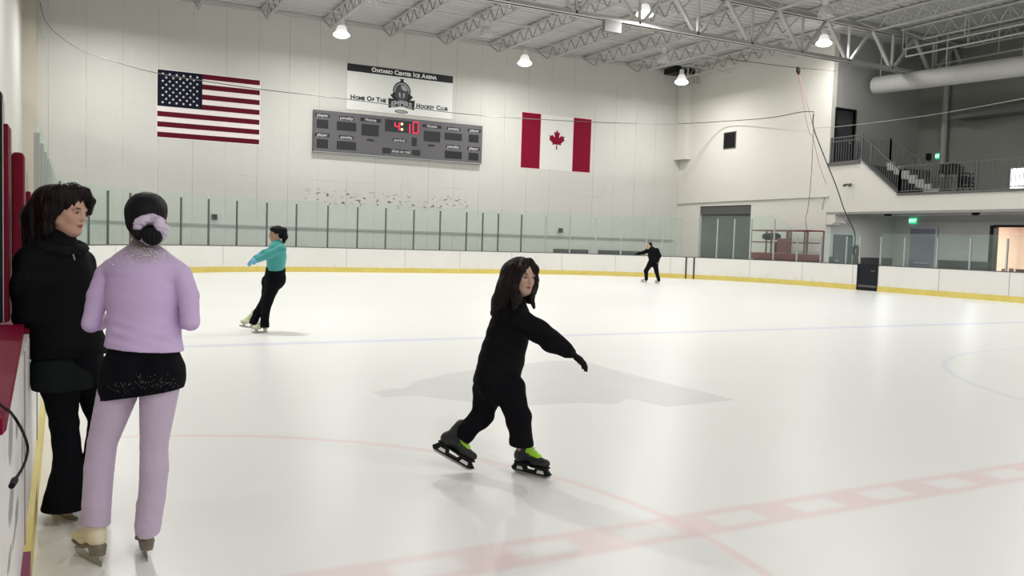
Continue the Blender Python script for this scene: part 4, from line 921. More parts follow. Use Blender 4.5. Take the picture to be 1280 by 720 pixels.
def face_paint(c, fr, s=1.0, lips=(.30, .08, .07), brow=(.03, .018, .012), blush=(.50, .22, .16)):
    f, l, u = fr; ax = lambda rf, rl, ru: np.array([[*f, rf*s], [*l, rl*s], [*u, ru*s]])
    P = lambda a, b, d: c+s*(f*a+l*b+u*d); out = []
    for b in (-1, 1):
        out.append((P(.06, b*.04, -.032), ax(.04, .026, .024), blush, 1.2))
        out.append((P(.085, b*.032, .0215), ax(.03, .019, .0055), brow, .4))
        out.append((P(.088, b*.031, .0015), ax(.02, .0145, .0075), (.035, .02, .015), .35))
        out.append((P(.094, b*.0415, .001), ax(.02, .0035, .0030), (.6, .55, .52), .5)); out.append((P(.094, b*.0215, .001), ax(.02, .0035, .0030), (.6, .55, .52), .5))
    out.append((P(.09, 0, -.0625), ax(.02, .025, .0125), lips, .35)); out.append((P(.092, 0, -.0632), ax(.02, .022, .0022), (.06, .02, .02), .5))
    return out
def hand_prims(S, wrist, d, palm_n, side, s=1.0, curl=.35, grow=0., k=.006, spread=.16):
    """wrist point, pointing direction d, palm normal, side=+1 thumb towards cross(palm_n,d)"""
    d = nrm(d); n = nrm(np.array(palm_n)-d*(np.array(palm_n)@d)); t = np.cross(n, d)*side; g = grow
    W0 = np.array(wrist, float); P = lambda a, b, c_: W0+s*(d*a+t*b+n*c_)
    for b in (-.026, -.009, .009, .026): S.cone(P(.0, b*.7, 0), P(.085, b*1.08, 0), .013*s+g, .0115*s+g, .012*s)
    L_ = (.062, .078, .084, .074); B_ = (-.031, -.0105, .0105, .031)
    for L__, b in zip(L_, B_):
        ang = b/.031*spread; base = P(.088, b, 0); p = base; cu = .12
        for j, (fr_, rr) in enumerate(((.46, .0092), (.30, .0083), (.24, .0075))):
            cu += curl*(.7+.25*j); dd = nrm(d*math.cos(cu)*math.cos(ang)+t*math.sin(ang)*math.cos(cu)+n*math.sin(cu)); q = p+dd*L__*fr_*s
            S.cone(p, q, rr*s+g, (rr-.0006)*s+g, .004*s); p = q
    b0 = P(.022, .028, .006); b1 = P(.055, .056, .018); b2 = P(.083, .066, .026); b3 = P(.104, .066, .032)
    S.cone(P(.012, .018, .004), b0, .014*s+g, .014*s+g, k); S.cone(b0, b1, .0135*s+g, .0115*s+g, k); S.cone(b1, b2, .0105*s+g, .0095*s+g, k); S.cone(b2, b3, .0095*s+g, .008*s+g, k)
def skate(parent, heel, toe, roll, L, m_boot, m_sole, m_blade, style='figure', tongue=None, shaft=.20, lace=None, h=.004, up=None, lean=0.):
    """heel/toe: blade ends on (or just above) the ice; builds boot with sole, heel and blade as sub-parts"""
    heel = np.array(heel, float); toe = np.array(toe, float); f = nrm(toe-heel); u0 = np.array((0, 0, 1.)) if up is None else np.array(up, float)
    l = nrm(np.cross(u0, f)); u = np.cross(f, l); u = nrm(u*math.cos(roll)+l*math.sin(roll)); l = np.cross(u, f)
    P = lambda a, b, c_: heel+f*a*L/.27+l*b*L/.27+u*c_*L/.27
    k = L/.27; R = np.array([f, l, u])
    fig = style == 'figure'; zh, zt_ = (.092, .066) if fig else (.072, .064)
    S = SDF(h, .02*k)
    S.ell(P(.035, 0, zh+.035), np.array((.045, .034, .042))*k, R); S.cone(P(.03, 0, zh+.045), P(.15, 0, zt_+.042), .036*k, .036*k, flat=l, fs=.9); S.cone(P(.15, 0, zt_+.036), P(.225, 0, zt_+.030), .036*k, .030*k, flat=u, fs=.85)
    S.cone(P(.05, 0, zh+.05), P(.045+lean*.6, 0, zh+shaft*.65), .042*k, .043*k); S.cone(P(.045+lean*.6, 0, zh+shaft*.65), P(.04+lean, 0, zh+shaft), .043*k, .047*k); S.cone(P(.10, 0, zt_+.07), P(.065, 0, zh+.12), .036*k, .036*k)
    boot = skin('skate', S, m_boot, parent)
    S = SDF(h, .008*k)      # sole
    S.cone(P(.02, 0, zh), P(.09, 0, zh-.004), .034*k, .032*k, flat=u, fs=.28); S.cone(P(.09, 0, zh-.004), P(.15, 0, zt_), .028*k, .037*k, flat=u, fs=.25); S.cone(P(.15, 0, zt_), P(.232, 0, zt_+.004), .037*k, .028*k, flat=u, fs=.28)
    if fig: 
        for q in (.02, .05): S.cone(P(q, 0, zh-.006), P(q-.002, 0, zh-.036), .034*k, .029*k)
        S.cuts.append(lambda Q, c=P(0, 0, zh-.040): (c-Q)@u)
    skin('sole', S, m_sole, boot)
    b = MB()
    if fig:
        prof = [(-.012, .012), (-.005, .0), (.07, -.0015), (.19, .0), (.245, .006), (.262, .018), (.268, .032), (.258, .034), (.25, .030), (.243, .035), (.236, .028), (.21, .034), (.205, zt_-.004), (.165, zt_-.004), (.16, .034), (.085, .026), (.065, .035), (.062, zh-.038), (.012, zh-.038), (.01, .030), (-.01, .022)]
        b.prism([(a, c_) for a, c_ in prof], lambda a, c_: P(a, -.002, c_), lambda a, c_: P(a, .002, c_))
        for q0, q1, z in ((.168, .228, zt_-.008), (-.002, .066, zh-.042)): b.add([P(q0, -.022, z), P(q1, -.022, z), P(q1, .022, z), P(q0, .022, z), P(q0, -.022, z+.005), P(q1, -.022, z+.005), P(q1, .022, z+.005), P(q0, .022, z+.005)], [(3,2,1,0),(4,5,6,7),(0,1,5,4),(1,2,6,5),(2,3,7,6),(3,0,4,7)])
        obj('blade', b, m_blade, boot)
    else:
        prof = [(-.03, .028), (-.018, .008), (.0, .0), (.12, -.002), (.235, .0), (.262, .012), (.272, .030), (.26, .030), (.235, .016), (-.01, .018), (-.02, .030)]
        b.prism(prof, lambda a, c_: P(a, -.0025, c_), lambda a, c_: P(a, .0025, c_)); obj('blade', b, m_blade, boot)
        b = MB(); prof = [(-.032, .030), (-.018, .014), (.24, .013), (.274, .030), (.262, .036), (.235, zt_-.002), (.16, zt_-.004), (.145, .036), (.085, .036), (.07, zh-.004), (.0, zh-.002), (-.018, .045)]
        b.prism(prof, lambda a, c_: P(a, -.012, c_), lambda a, c_: P(a, .012, c_)); obj('blade_holder', b, M['black'], boot)
        for q0, q1 in ((.012, .062), (.168, .225)):
            for sd in (-1, 1):
                b = MB(); b.add([P(q0, sd*.0125, .026), P(q1, sd*.0125, .026), P(q1-.006, sd*.0125, .046), P(q0+.008, sd*.0125, .046), P(q0, sd*.0145, .026), P(q1, sd*.0145, .026), P(q1-.006, sd*.0145, .046), P(q0+.008, sd*.0145, .046)], [(3,2,1,0),(4,5,6,7),(0,1,5,4),(1,2,6,5),(2,3,7,6),(3,0,4,7)]); obj('holder_panel', b, M['white'], boot)
    if tongue:
        S = SDF(h, .012*k); S.cone(P(.075+lean, 0, zh+shaft+.0), P(.092+lean*.4, 0, zh+.085), .030*k, .032*k, flat=f, fs=.55); S.cone(P(.092, 0, zh+.085), P(.165, 0, zt_+.062), .036*k, .027*k, flat=u, fs=.7)
        skin('tongue', S, tongue, boot)
    if lace:
        b = MB()
        for i in range(5):
            t = i/4; a = .095+.07*t; z = zh+.11-.075*t
            b.tube([P(a-.015, -.034, z-.018), P(a+.02, -.012, z+.012), P(a+.02, .012, z+.012), P(a-.015, .034, z-.018)], .0032*k, 6)
        obj('lace', b, lace, boot)
    return boot, P
# ------------------------------------------------------------------ people
RH = nrm((CR[0], CR[1], 0)); FH = nrm((CF[0], CF[1], 0)); UP = np.array((0, 0, 1.))
def hair_disp(amp, c, fq=70, seed=0):
    def f(P):
        q = P-np.array(c); th = np.arctan2(q[:, 1], q[:, 0]); r = np.sqrt((q[:, :2]**2).sum(1))
        w = np.sin(q[:, 2]*14+seed)*.25+np.sin(q[:, 2]*31+th*3)*.12
        return amp*(np.sin((th+w*.25)*fq*.5)*.6+np.sin((th-w*.2)*fq*.23+1.7)*.7+np.sin(r*260+w*2)*.25)
    return f
def torso(S, secs, fwd, fs, k=.04):
    for (a, ra), (b, rb) in zip(secs[:-1], secs[1:]): S.cone(a, b, ra, rb, k, flat=fwd, fs=fs)
def zcut(z): return lambda P: z-P[..., 2]
def plane_below(p, n):     # keep the side the normal n points to
    p = np.array(p, float); n = nrm(n); return lambda P: (p-P)@n
def cuff(c, n, r):      # trims a sleeve or trouser end without touching its neighbour
    c = np.array(c, float); n = nrm(n); return lambda P: np.minimum((c-P)@n, r-np.sqrt(((P-c)**2).sum(-1)))
def zcut_top(z): return lambda P: P[..., 2]-z

M['lav'] = colmat('lavender_jersey', .7, .2); M['lavleg'] = mat('mauve_jersey', (.54, .44, .585), .75, spec=.2, noise=.06, nscale=9, bump=.2, bscale=60, sheen=.2)
M['blackcloth'] = mat('black_cloth', (.0048, .0052, .0075), .85, spec=.08, noise=.2, nscale=6); M['blackknit'] = mat('black_jacket', (.0042, .0042, .006), .8, spec=.1, noise=.3, nscale=9)
M['darkgreen'] = mat('dark_green_cloth', (.0085, .0125, .0125), .8, spec=.1, noise=.15, nscale=5); M['hairblack'] = hairmat('black_hair', (.005, .0045, .006)); M['hairbrown'] = hairmat('dark_brown_hair', (.0085, .0045, .005))
M['ivory'] = mat('ivory_leather', (.74, .67, .50), .45, spec=.4, noise=.06, nscale=10); M['sole'] = mat('brown_stacked_sole', (.18, .15, .12), .4, noise=.1, nscale=12, stretch=(1, 1, 8)); M['bladesteel'] = mat('blade_steel', (.40, .39, .37), .3, .9)
M['scrunchie'] = mat('pale_lavender_satin', (.60, .52, .68), .4, spec=.5, noise=.4, nscale=22); M['stone'] = mat('rhinestone', (.8, .8, .85), .1, .3, spec=.8)
M['teal'] = mat('teal_fleece', (.075, .36, .345), .8, spec=.15, noise=.1, nscale=7, sheen=.15); M['bluglove'] = mat('light_blue_glove', (.16, .46, .66), .7); M['lime'] = mat('lime_tongue', (.36, .70, .03), .55); M['limelace'] = mat('lime_lace', (.40, .62, .08), .6)
M['hockey'] = mat('charcoal_boot', (.022, .024, .026), .5, spec=.3, noise=.3, nscale=14); M['cream'] = mat('cream_boot', (.72, .70, .56), .5); M['greylace'] = mat('grey_lace', (.38, .40, .38), .7)

def person(label, foot, cat='person'):
    return thing('person', label, cat, foot)
def limbs(S, j, rk=.74):
    for pts, rads in j: S.chain(pts, [r*rk for r in rads], .02)

# ======================= the skater in lavender, seen from behind
D = 3.62
def J(x, y, d=0.): return at(x, y, D+d)
fw = nrm(FH-.12*RH); fr = frame(fw)
p1 = person('person in lavender skating top and black shorts seen from behind', on(150, 690, 2, 0)*np.array((1, 1, 0)))
hc = J(183.5, 276, .03); hf = frame(nrm(fw-.05*UP-.06*RH))
Ls, Le, Lw = J(133, 343), J(114, 404, -.03), J(143, 399, .24); Rs, Re, Rw = J(226, 343), J(238, 402, -.02), J(213, 398, .24)
secs = [(J(180, 346), .140), (J(180, 374), .146), (J(179.5, 408), .130), (J(180, 440), .160)]
hips = J(178, 466)
hl1, tl1 = on(126, 708.5, 2, 0.0), on(95, 691.5, 2, 0.0); hr1 = on(184, 701.5, 2, 0.0); tr1 = hr1+.25*nrm((-.05, 1, 0))
tl1 = hl1+nrm(tl1-hl1)*.25
LL = [J(150, 482), J(128, 553, .0), J(124, 585, .0), J(121, 628, .0), J(119, 668, .02)]; RL = [J(200, 478), J(192.5, 556, .02), J(193, 585, .03), J(190, 622, .04), J(185, 655, .05), J(184.5, 672, .05)]
S = SDF(.005, .03)
head_prims(S, hc, hf, .98); S.cone(J(180.5, 322, .01), hc-.04*UP, .05, .047)
torso(S, [(c, r*.82) for c, r in secs[:3]]+[(J(180, 440), .115)], fw, .68); S.cone(J(180, 440), J(178, 455), .115, .11, flat=fw, fs=.75)
for a, s_ in ((Ls, -1), (Rs, 1)): S.cone(J(180, 330), a, .05, .042)
limbs(S, [([Ls, Le, Lw], [.047, .042, .034]), ([Rs, Re, Rw], [.047, .042, .034])]); limbs(S, [(LL, [.08, .058, .056, .05, .045]), (RL[:5], [.09, .056, .056, .05, .03])])
hand_prims(S, Lw, nrm(fw*.4+RH*.9-.1*UP), -UP, 1, .9, .4); hand_prims(S, Rw, nrm(fw*.4-RH*.9-.1*UP), -UP, -1, .9, .4)
skin('body', S, M['skin'], p1, paint=face_paint(hc, hf, .98), base=(.40, .235, .165))
# hair, bun, scrunchie
f, l, u = hf; HP = lambda a, b, c: hc+f*a+l*b+u*c
S = SDF(.0035, .025); R = np.array(hf)
S.ell(HP(-.018, 0, .034), (.098, .084, .088), R); S.ell(HP(-.055, 0, -.015), (.058, .068, .062), R); S.ell(HP(.03, 0, .06), (.065, .072, .062), R)
S.cone(HP(-.075, 0, -.05), HP(-.105, 0, -.06), .035, .03)
S.disp = hair_disp(.0012, HP(-.02, 0, 0), 120); hair = skin('hair', S, M['hairblack'], p1)
bc_ = J(190.5, 295.5, -.085); S = SDF(.0035, .01); S.ell(bc_, (.040, .040, .038)); S.disp = hair_disp(.002, bc_, 60, 2); skin('bun', S, M['hairblack'], hair)
S = SDF(.003, .008); sc_ = J(188.5, 286.5, -.07); rs = np.random.RandomState(3)
for i in range(22):
    t = 2*PI*i/22; q = sc_+(RH*math.cos(t)*.050+UP*math.sin(t)*.042)+FH*(-.012*math.sin(3*t)); S.ell(q+rs.normal(size=3)*.003, np.array((.018, .018, .020))*(1+.35*rs.rand()))
S.disp = wrinkle(.006, 150, 110, 5); skin('scrunchie', S, M['scrunchie'], p1)
# top
S = SDF(.0045, .03); torso(S, [(secs[0][0], .146), (secs[1][0], .146), (secs[2][0], .128), (J(180, 424), .142), (J(180, 442), .168)], fw, .74)
S.cone(J(180.5, 318, .012), J(181, 304, .02), .058, .050, .03); S.cone(J(180, 330), J(141, 337), .058, .046, .04); S.cone(J(180, 330), J(221, 340), .058, .046, .04)
S.chain([Ls, J(122.5, 370, -.02), Le], [.046, .044, .037], .008); S.chain([Le, J(124, 402, .1), Lw], [.038, .037, .030], .008); S.chain([Rs, J(235.5, 370, -.01), Re], [.046, .044, .038], .008); S.chain([Re, J(232, 401, .1), Rw], [.038, .037, .030], .008)
S.cuts.append(plane_below(J(180, 435.5), UP*1+.06*RH))
S.disp = wrinkle(.0019, 62, 34, 11, [(J(148, 420, -.1), .055, 3.8), (J(208, 422, -.1), .055, 3.6), (J(140, 400), .05, .9), (J(222, 400), .05, .9), (J(135, 350), .05, .5), (J(224, 352), .05, .5), (J(118, 400), .05, .7)])
lav = (.60, .46, .73); yoke = (.23, .20, .19)
pt = [(J(181, 318, -.04), (.15, .15, .062), (.44, .35, .49), .8), (J(181, 303, 0), (.11, .16, .125), yoke, .6), (J(128, 326), (.05, .05, .05), (.40, .34, .38), .9)]
top = skin('skating_top', S, M['lav'], p1, paint=pt, base=lav)
# rhinestones over the yoke
b = MB(); rs = np.random.RandomState(5); dg = bpy.context.evaluated_depsgraph_get(); top.data.update()
from mathutils.bvhtree import BVHTree
o0 = ORIGIN[p1.name]; bvh = BVHTree.FromPolygons([tuple(np.array(v.co)+o0) for v in top.data.vertices], [tuple(p.vertices) for p in top.data.polygons])
for i in range(260):
    x = 181+rs.normal()*17; y = 309+abs(rs.normal())*11-.06*abs(x-181)+abs(x-181)*.28
    hit = bvh.ray_cast(Vector(CAM), Vector(nrm(ray(x, y))))
    if hit[0] is None: continue
    c = np.array(hit[0]); n_ = np.array(hit[1]); r = .0016+.0012*rs.rand(); a1 = nrm(np.cross(n_, (.3, .5, .8))); a2 = np.cross(n_, a1)
    vs = [c+n_*r*1.2]+[c+r*(a1*math.cos(t)+a2*math.sin(t)) for t in np.linspace(0, 2*PI, 6)[:-1]]; b.add(vs, [(0, 1+i_, 1+(i_+1) % 5) for i_ in range(5)])
tag(obj('rhinestones', b, M['stone'], top), kind='stuff')
# shorts
S = SDF(.0045, .03); S.cone(J(180, 438), J(178, 466), .142, .172, flat=fw, fs=.72); S.cone(J(155, 466), J(148, 505), .092, .087, .03); S.cone(J(202, 464), J(199, 500), .094, .086, .03)
S.ell(J(155, 465, -.05), (.075, .075, .075)); S.ell(J(202, 464, -.05), (.075, .075, .075))
zl_ = J(150, 496)[2]; zr_ = J(200, 489)[2]
S.cuts.append(plane_below((J(150, 496)+J(200, 489))/2, UP-RH*((zr_-zl_)/(50/292.)))); S.disp = wrinkle(.003, 50, 40, 7)
sh_ = skin('shorts', S, M['blackcloth'], p1)
b = MB(); bvh = BVHTree.FromPolygons([tuple(np.array(v.co)+o0) for v in sh_.data.vertices], [tuple(p.vertices) for p in sh_.data.polygons])
for (cx, cy, sx, sy, n_) in ((152, 483, 9, 4, 34), (176, 474, 5, 6, 26), (196, 478, 10, 5, 36), (216, 480, 6, 5, 20)):
    for i in range(n_):
        x, y = cx+rs.normal()*sx, cy+rs.normal()*sy; hit = bvh.ray_cast(Vector(CAM), Vector(nrm(ray(x, y))))
        if hit[0] is None: continue
        c = np.array(hit[0]); nn = np.array(hit[1]); r = .0014+.0012*rs.rand(); a1 = nrm(np.cross(nn, (.3, .5, .8))); a2 = np.cross(nn, a1)
        b.add([c+nn*r]+[c+r*(a1*math.cos(t)+a2*math.sin(t)) for t in np.linspace(0, 2*PI, 6)[:-1]], [(0, 1+i_, 1+(i_+1) % 5) for i_ in range(5)])
tag(obj('sequins', b, mat('grey_sequin', (.10, .105, .115), .5), sh_), kind='stuff')
# leggings over the boots
for pts, rr, sd, cutp in ((LL, [.086, .0595, .0600, .0580, .0590], 21, J(119, 655.5)), (RL, [.084, .0570, .0590, .0555, .054, .046], 22, J(184, 675))):
    S = SDF(.0045, .02); S.chain(pts, rr, .005); S.cuts.append(plane_below(cutp, UP+(.12*RH if sd == 21 else -.25*FH+.1*RH)))
    S.disp = wrinkle(.0011, 85, 60, sd, [(pts[1], .035, 5.5), (pts[3]*.4+pts[4]*.6, .04, 3.0)]); skin('legging', S, M['lavleg'], p1)
skate(p1, hl1, tl1, 0, .25, M['ivory'], M['sole'], M['bladesteel'], shaft=.17); skate(p1, hr1, tr1, 0, .25, M['ivory'], M['sole'], M['bladesteel'], shaft=.17)

# ======================= the woman in the black jacket
D = 4.1
fw = nrm(.80*RH-.60*FH); fr = frame(fw)
heel = on(66, 640, 2, 0); toe = on(124, 667, 2, 0); toe = heel+nrm(toe-heel)*.27; heel2 = on(106, 628, 2, 0); toe2 = heel2+.27*nrm(-FH*.95+.12*RH)
p2 = person('person with long dark brown hair in black jacket and flared black trousers against the boards', np.array((.17, 1.4, 0)))
hf = frame(nrm(.985*RH-.16*FH-.13*UP)); hc = J(82, 263)
nS, nE, nW = J(38, 327, -.11), J(35, 394, -.13), J(64, 424, -.06); fS, fE, fW = J(101, 330, .12), J(110, 388, .10), J(104, 422, .02)
secs = [(J(70, 334), .155), (J(70, 360), .170), (J(76, 400), .160), (J(85, 440), .168)]
LL = [J(75, 482, -.06), J(80, 527, -.04), J(86, 582, .0), J(83, 634, .03)]; RL = [J(116, 482, .06), J(127, 527, .06), J(120, 585, .10), J(117, 624, .14)]
S = SDF(.0042, .03); head_prims(S, hc, hf, 1.0, 1.0); S.cone(J(72, 318), hc-.03*UP-.015*fw, .055, .05)
torso(S, [(c, r*.82) for c, r in secs], fw, .7)
for a in (nS, fS): S.cone(J(70, 328), a, .05, .045)
limbs(S, [([nS, nE, nW], [.06, .055, .045]), ([fS, fE, fW], [.06, .055, .045]), (LL, [.09, .065, .06, .05]), (RL, [.09, .065, .06, .05])])
S.cone(J(85, 440), LL[0], .12, .08); S.cone(J(85, 440), RL[0], .12, .08)
hand_prims(S, nW, nrm(.75*RH+.35*FH-.5*UP), nrm(FH-.3*UP), 1, .85, .3); hand_prims(S, fW, nrm(-.5*RH-.7*UP), nrm(-RH), 1, .85, .3)
skin('body', S, M['skin'], p2, paint=face_paint(hc, hf, 1.0, lips=(.36, .11, .10), blush=(.52, .25, .18)), base=(.54, .33, .245))
f, l, u = hf; HP = lambda a, b, c: hc+f*a+l*b+u*c; R = np.array(hf)
S = SDF(.004, .022); S.ell(HP(-.025, 0, .034), (.106, .092, .088), R); S.ell(HP(.010, .0, .078), (.064, .076, .044), R)
S.chain([HP(-.065, -.03, .03), HP(-.105, -.04, -.06), J(47, 301, -.03), J(40, 322, -.06)], [.08, .078, .066, .030]); S.chain([HP(-.07, .03, .02), HP(-.10, .05, -.07), J(62, 308, .08), J(60, 322, .08)], [.07, .07, .06, .035])
S.chain([HP(.0, -.075, .05), HP(-.022, -.088, -.02), HP(-.028, -.085, -.10), HP(-.05, -.085, -.16)], [.036, .036, .034, .026]); S.chain([HP(.0, -.06, .095), HP(.018, -.082, .05), HP(.006, -.088, .0), HP(-.012, -.088, -.05)], [.030, .022, .018, .016], .015)
S.chain([HP(.02, .01, .108), HP(.066, .035, .096), HP(.088, .056, .062), HP(.076, .070, .0)], [.032, .024, .018, .012]); S.chain([HP(.02, .06, .08), HP(.02, .086, .0), HP(-.02, .09, -.10)], [.03, .03, .03])
S.cone(HP(.02, -.03, .100), HP(.060, .0, .100), .026, .020)
S.disp = hair_disp(.0024, HP(-.03, 0, 0), 95, 1); skin('hair', S, M['hairbrown'], p2)
S = SDF(.005, .035); torso(S, [(c, r*1.02) for c, r in secs]+[(J(85, 452), .172)], fw, .80); S.cone(J(70, 326), nS, .075, .064); S.cone(J(70, 326), fS, .075, .062)
S.chain([nS, J(33, 360, -.16), nE, nW], [.064, .062, .060, .048]); S.chain([fS, fE, fW], [.062, .058, .05]); S.cone(J(72, 318), J(75, 300, .0), .075, .070, .02); S.ell(J(50, 315, .02), (.09, .09, .06)); 

S.cuts.append(plane_below(J(85, 444), UP-.03*RH)); S.disp = wrinkle(.005, 36, 24, 31, [(nE, .1, .9), (J(60, 420, -.2), .1, .6), (J(78, 303), .06, .9)])
jk = skin('jacket', S, M['blackknit'], p2)
S = SDF(.004, .012); rs = np.random.RandomState(9); cc_ = J(76, 305, -.01)
for i in range(20):
    t = 2*PI*i/20; q = cc_+fw*math.cos(t)*.085+nrm(np.cross(UP, fw))*math.sin(t)*.10-UP*(.012+.022*math.cos(t)); S.ell(q, np.array((.030, .030, .026))*(.85+.35*rs.rand()))
S.disp = wrinkle(.006, 120, 80, 91); skin('fur_collar', S, mat('black_fur', (.009, .009, .011), .9, spec=.1), jk)
m = MB(); m.tube([J(91.5, 318, -.16), J(93.5, 325, -.165)], .0035, 6); obj('zipper_pull', m, M['bladesteel'], jk)
S = SDF(.005, .03); S.cone(J(85, 440), J(86, 470), .158, .166, flat=fw, fs=.76); S.cone(J(72, 462, -.06), J(73, 500, -.06), .105, .10); S.cone(J(103, 462, .06), J(105, 500, .06), .10, .10); S.cuts.append(zcut(J(84, 484)[2])); S.disp = wrinkle(.003, 30, 30, 33); skin('shorts', S, M['darkgreen'], p2)
S = SDF(.005, .02); S.chain(LL, [.086, .062, .066, .100], .012); S.cone(LL[2], J(78, 634, .02), .06, .09, .03); S.chain(RL, [.082, .060, .066, .085], .012); S.cone(J(85, 450), LL[0], .12, .086, .012); S.cone(J(90, 450), RL[0], .12, .082, .012)
S.cuts.append(cuff(J(82, 635, .03), UP, .17)); S.cuts.append(cuff(RL[3], UP, .12)); S.disp = wrinkle(.0038, 40, 30, 35, [(LL[1], .07, 1.), (RL[1], .07, 1.)]); skin('trousers', S, M['blackcloth'], p2)
skate(p2, heel, toe, 0, .265, M['ivory'], M['sole'], M['bladesteel'], shaft=.04, lean=.06); skate(p2, heel2, toe2, 0, .265, M['ivory'], M['sole'], M['bladesteel'], shaft=.09, lean=.02)

# ======================= the skater in black gliding across the middle
D = 5.18
fw = nrm(.80*RH-.60*FH+.12*UP*0); fr = frame(fw)
toeB = on(589, 590, 2, 0.0); heelB = at(545, 565, D+.10); heelB = toeB+nrm(heelB-toeB)*.262; heelA = on(645, 589.5, 2, 0.0); toeA = heelA+nrm(on(685, 599, 2, 0)-heelA)*.262
p3 = person('person in black hoodie and trousers with lime-tongued skates gliding across the near ice', np.array((2.5, 1.3, 0)))
hf = frame(nrm(.62*RH-.78*FH-.05*UP), nrm(UP+.05*RH)); hc = J(651.5, 345.5, -.02); hs_ = .93
nS, nE, nW = J(652, 401, -.13), J(690, 427, -.20), J(711, 439.5, -.24); fS, fE, fW = J(640, 400, .12), J(626, 432, .14), J(634, 452, .05)
secs = [(J(640, 396), .118), (J(636, 415), .130), (J(628, 445), .140), (J(621, 474), .150)]
hipc = J(621, 482); BL = [J(611, 486, .04), J(603, 520, .06), J(584, 538, .08), J(571, 555, .08)]; FLg = [J(636, 486, -.04), J(648, 522, -.06), J(652, 552, -.04), J(654, 571, -.02)]
S = SDF(.004, .03); head_prims(S, hc, hf, hs_); S.cone(J(643, 384), hc-.03*UP, .045, .042)
torso(S, [(c, r*.82) for c, r in secs], fw, .75); S.cone(secs[-1][0], hipc, .12, .11)
for a in (nS, fS): S.cone(J(641, 392), a, .045, .04)
limbs(S, [([nS, nE, nW], [.052, .045, .036]), ([fS, fE, fW], [.052, .045, .036]), (BL, [.085, .058, .05, .02]), (FLg[:2]+[J(649, 545, -.04), J(649, 562, -.02)], [.085, .06, .04, .012])])
hd = nrm(J(735, 455, -.27)-nW); hn = nrm(-UP*.9-.35*RH); hand_prims(S, nW, hd, hn, -1, .86, .28); hand_prims(S, fW, nrm(-.35*RH-.8*UP), -FH, 1, .8, .3)
skin('body', S, M['skin'], p3, paint=face_paint(hc, hf, hs_, lips=(.34, .07, .08), blush=(.50, .27, .21)), base=(.46, .30, .235))
S = SDF(.003, .01); hand_prims(S, nW, hd, hn, -1, .92, .30, grow=.0022, spread=.34); S.cone(nW-hd*.05, nW+hd*.01, .034, .034); skin('glove', S, M['rubber'], p3)
f, l, u = hf; HP = lambda a, b, c: hc+(f*a+l*b+u*c)*hs_; R = np.array(hf)
S = SDF(.004, .022); S.ell(HP(-.02, 0, .036), (.098*hs_, .090*hs_, .093*hs_), R)
for b in (-1, 1):
    S.chain([HP(.052, b*.022, .104), HP(.066, b*.058, .052), HP(.050, b*.077, -.02), HP(.036, b*.082, -.10)], [.022, .022, .021, .020])
    S.chain([HP(-.0, b*.07, .05), HP(-.0, b*.09, -.05), HP(.0, b*.09, -.15)], [.035, .034, .030])
S.chain([HP(-.05, -.04, .02), J(633, 362, -.05), J(626, 378, -.04), J(620, 391, -.04)], [.07, .062, .056, .034]); S.chain([HP(-.05, .05, .02), HP(-.08, .06, -.08), HP(-.10, .07, -.16)], [.065, .065, .05])
S.chain([HP(.030, .088, -.06), J(663, 366, -.03), J(667, 384, -.06)], [.026, .022, .010]); S.chain([HP(.03, -.088, -.06), J(646, 372, -.13), J(643, 386, -.14)], [.028, .030, .016])
S.disp = hair_disp(.0022, HP(-.02, 0, 0), 90, 4); skin('hair', S, M['hairbrown'], p3)
S = SDF(.005, .035); torso(S, [(secs[0][0], .122), (secs[1][0], .136), (secs[2][0], .146), (J(620, 478), .158)], fw, .84); S.cone(J(641, 392), nS, .066, .056); S.cone(J(641, 392), fS, .066, .056)
S.chain([nS, J(672, 414, -.165), nE, J(708, 438, -.235)], [.066, .064, .060, .047]); S.chain([fS, fE, fW], [.058, .052, .045]); S.cone(J(643, 386), J(647, 372), .064, .058, .02); S.ell(J(630, 388, .05), (.07, .07, .05))
S.cuts.append(plane_below(J(620, 475), UP-.11*RH)); S.disp = wrinkle(.0065, 34, 24, 41, [(nE, .1, .8), (J(625, 450, -.1), .12, .5)]); hd_ = skin('hoodie', S, M['blackknit'], p3)
m = MB(); c0 = J(657, 386, -.19)
for i, q in enumerate(((654.5, 385.5), (657, 386.5), (659, 387))): pass
S = SDF(.005, .03); S.chain(BL, [.096, .066, .058, .058], .03); S.chain(FLg, [.096, .074, .066, .062], .03); S.cone(J(622, 462), J(621, 478), .13, .14, flat=fw, fs=.85); S.cone(J(621, 470), BL[0], .13, .095); S.cone(J(621, 470), FLg[0], .13, .095)
S.cuts.append(cuff(BL[3]+(BL[2]-BL[3])*.42, BL[2]-BL[3], .09)); S.cuts.append(cuff(J(653, 557, -.03), UP, .12)); S.disp = wrinkle(.006, 36, 30, 43, [(p_, .07, .8) for p_ in BL[1:]+FLg[1:]]); skin('trousers', S, M['blackcloth'], p3)
up_b = np.cross(nrm(toeB-heelB), np.cross(UP, nrm(toeB-heelB)))
skate(p3, heelB, toeB, .05, .265, M['hockey'], M['black'], M['bladesteel'], 'hockey', M['lime'], .15, M['greylace'], lean=.035); skate(p3, heelA, toeA, 0, .265, M['hockey'], M['black'], M['bladesteel'], 'hockey', M['lime'], .175, M['greylace'], lean=.02)

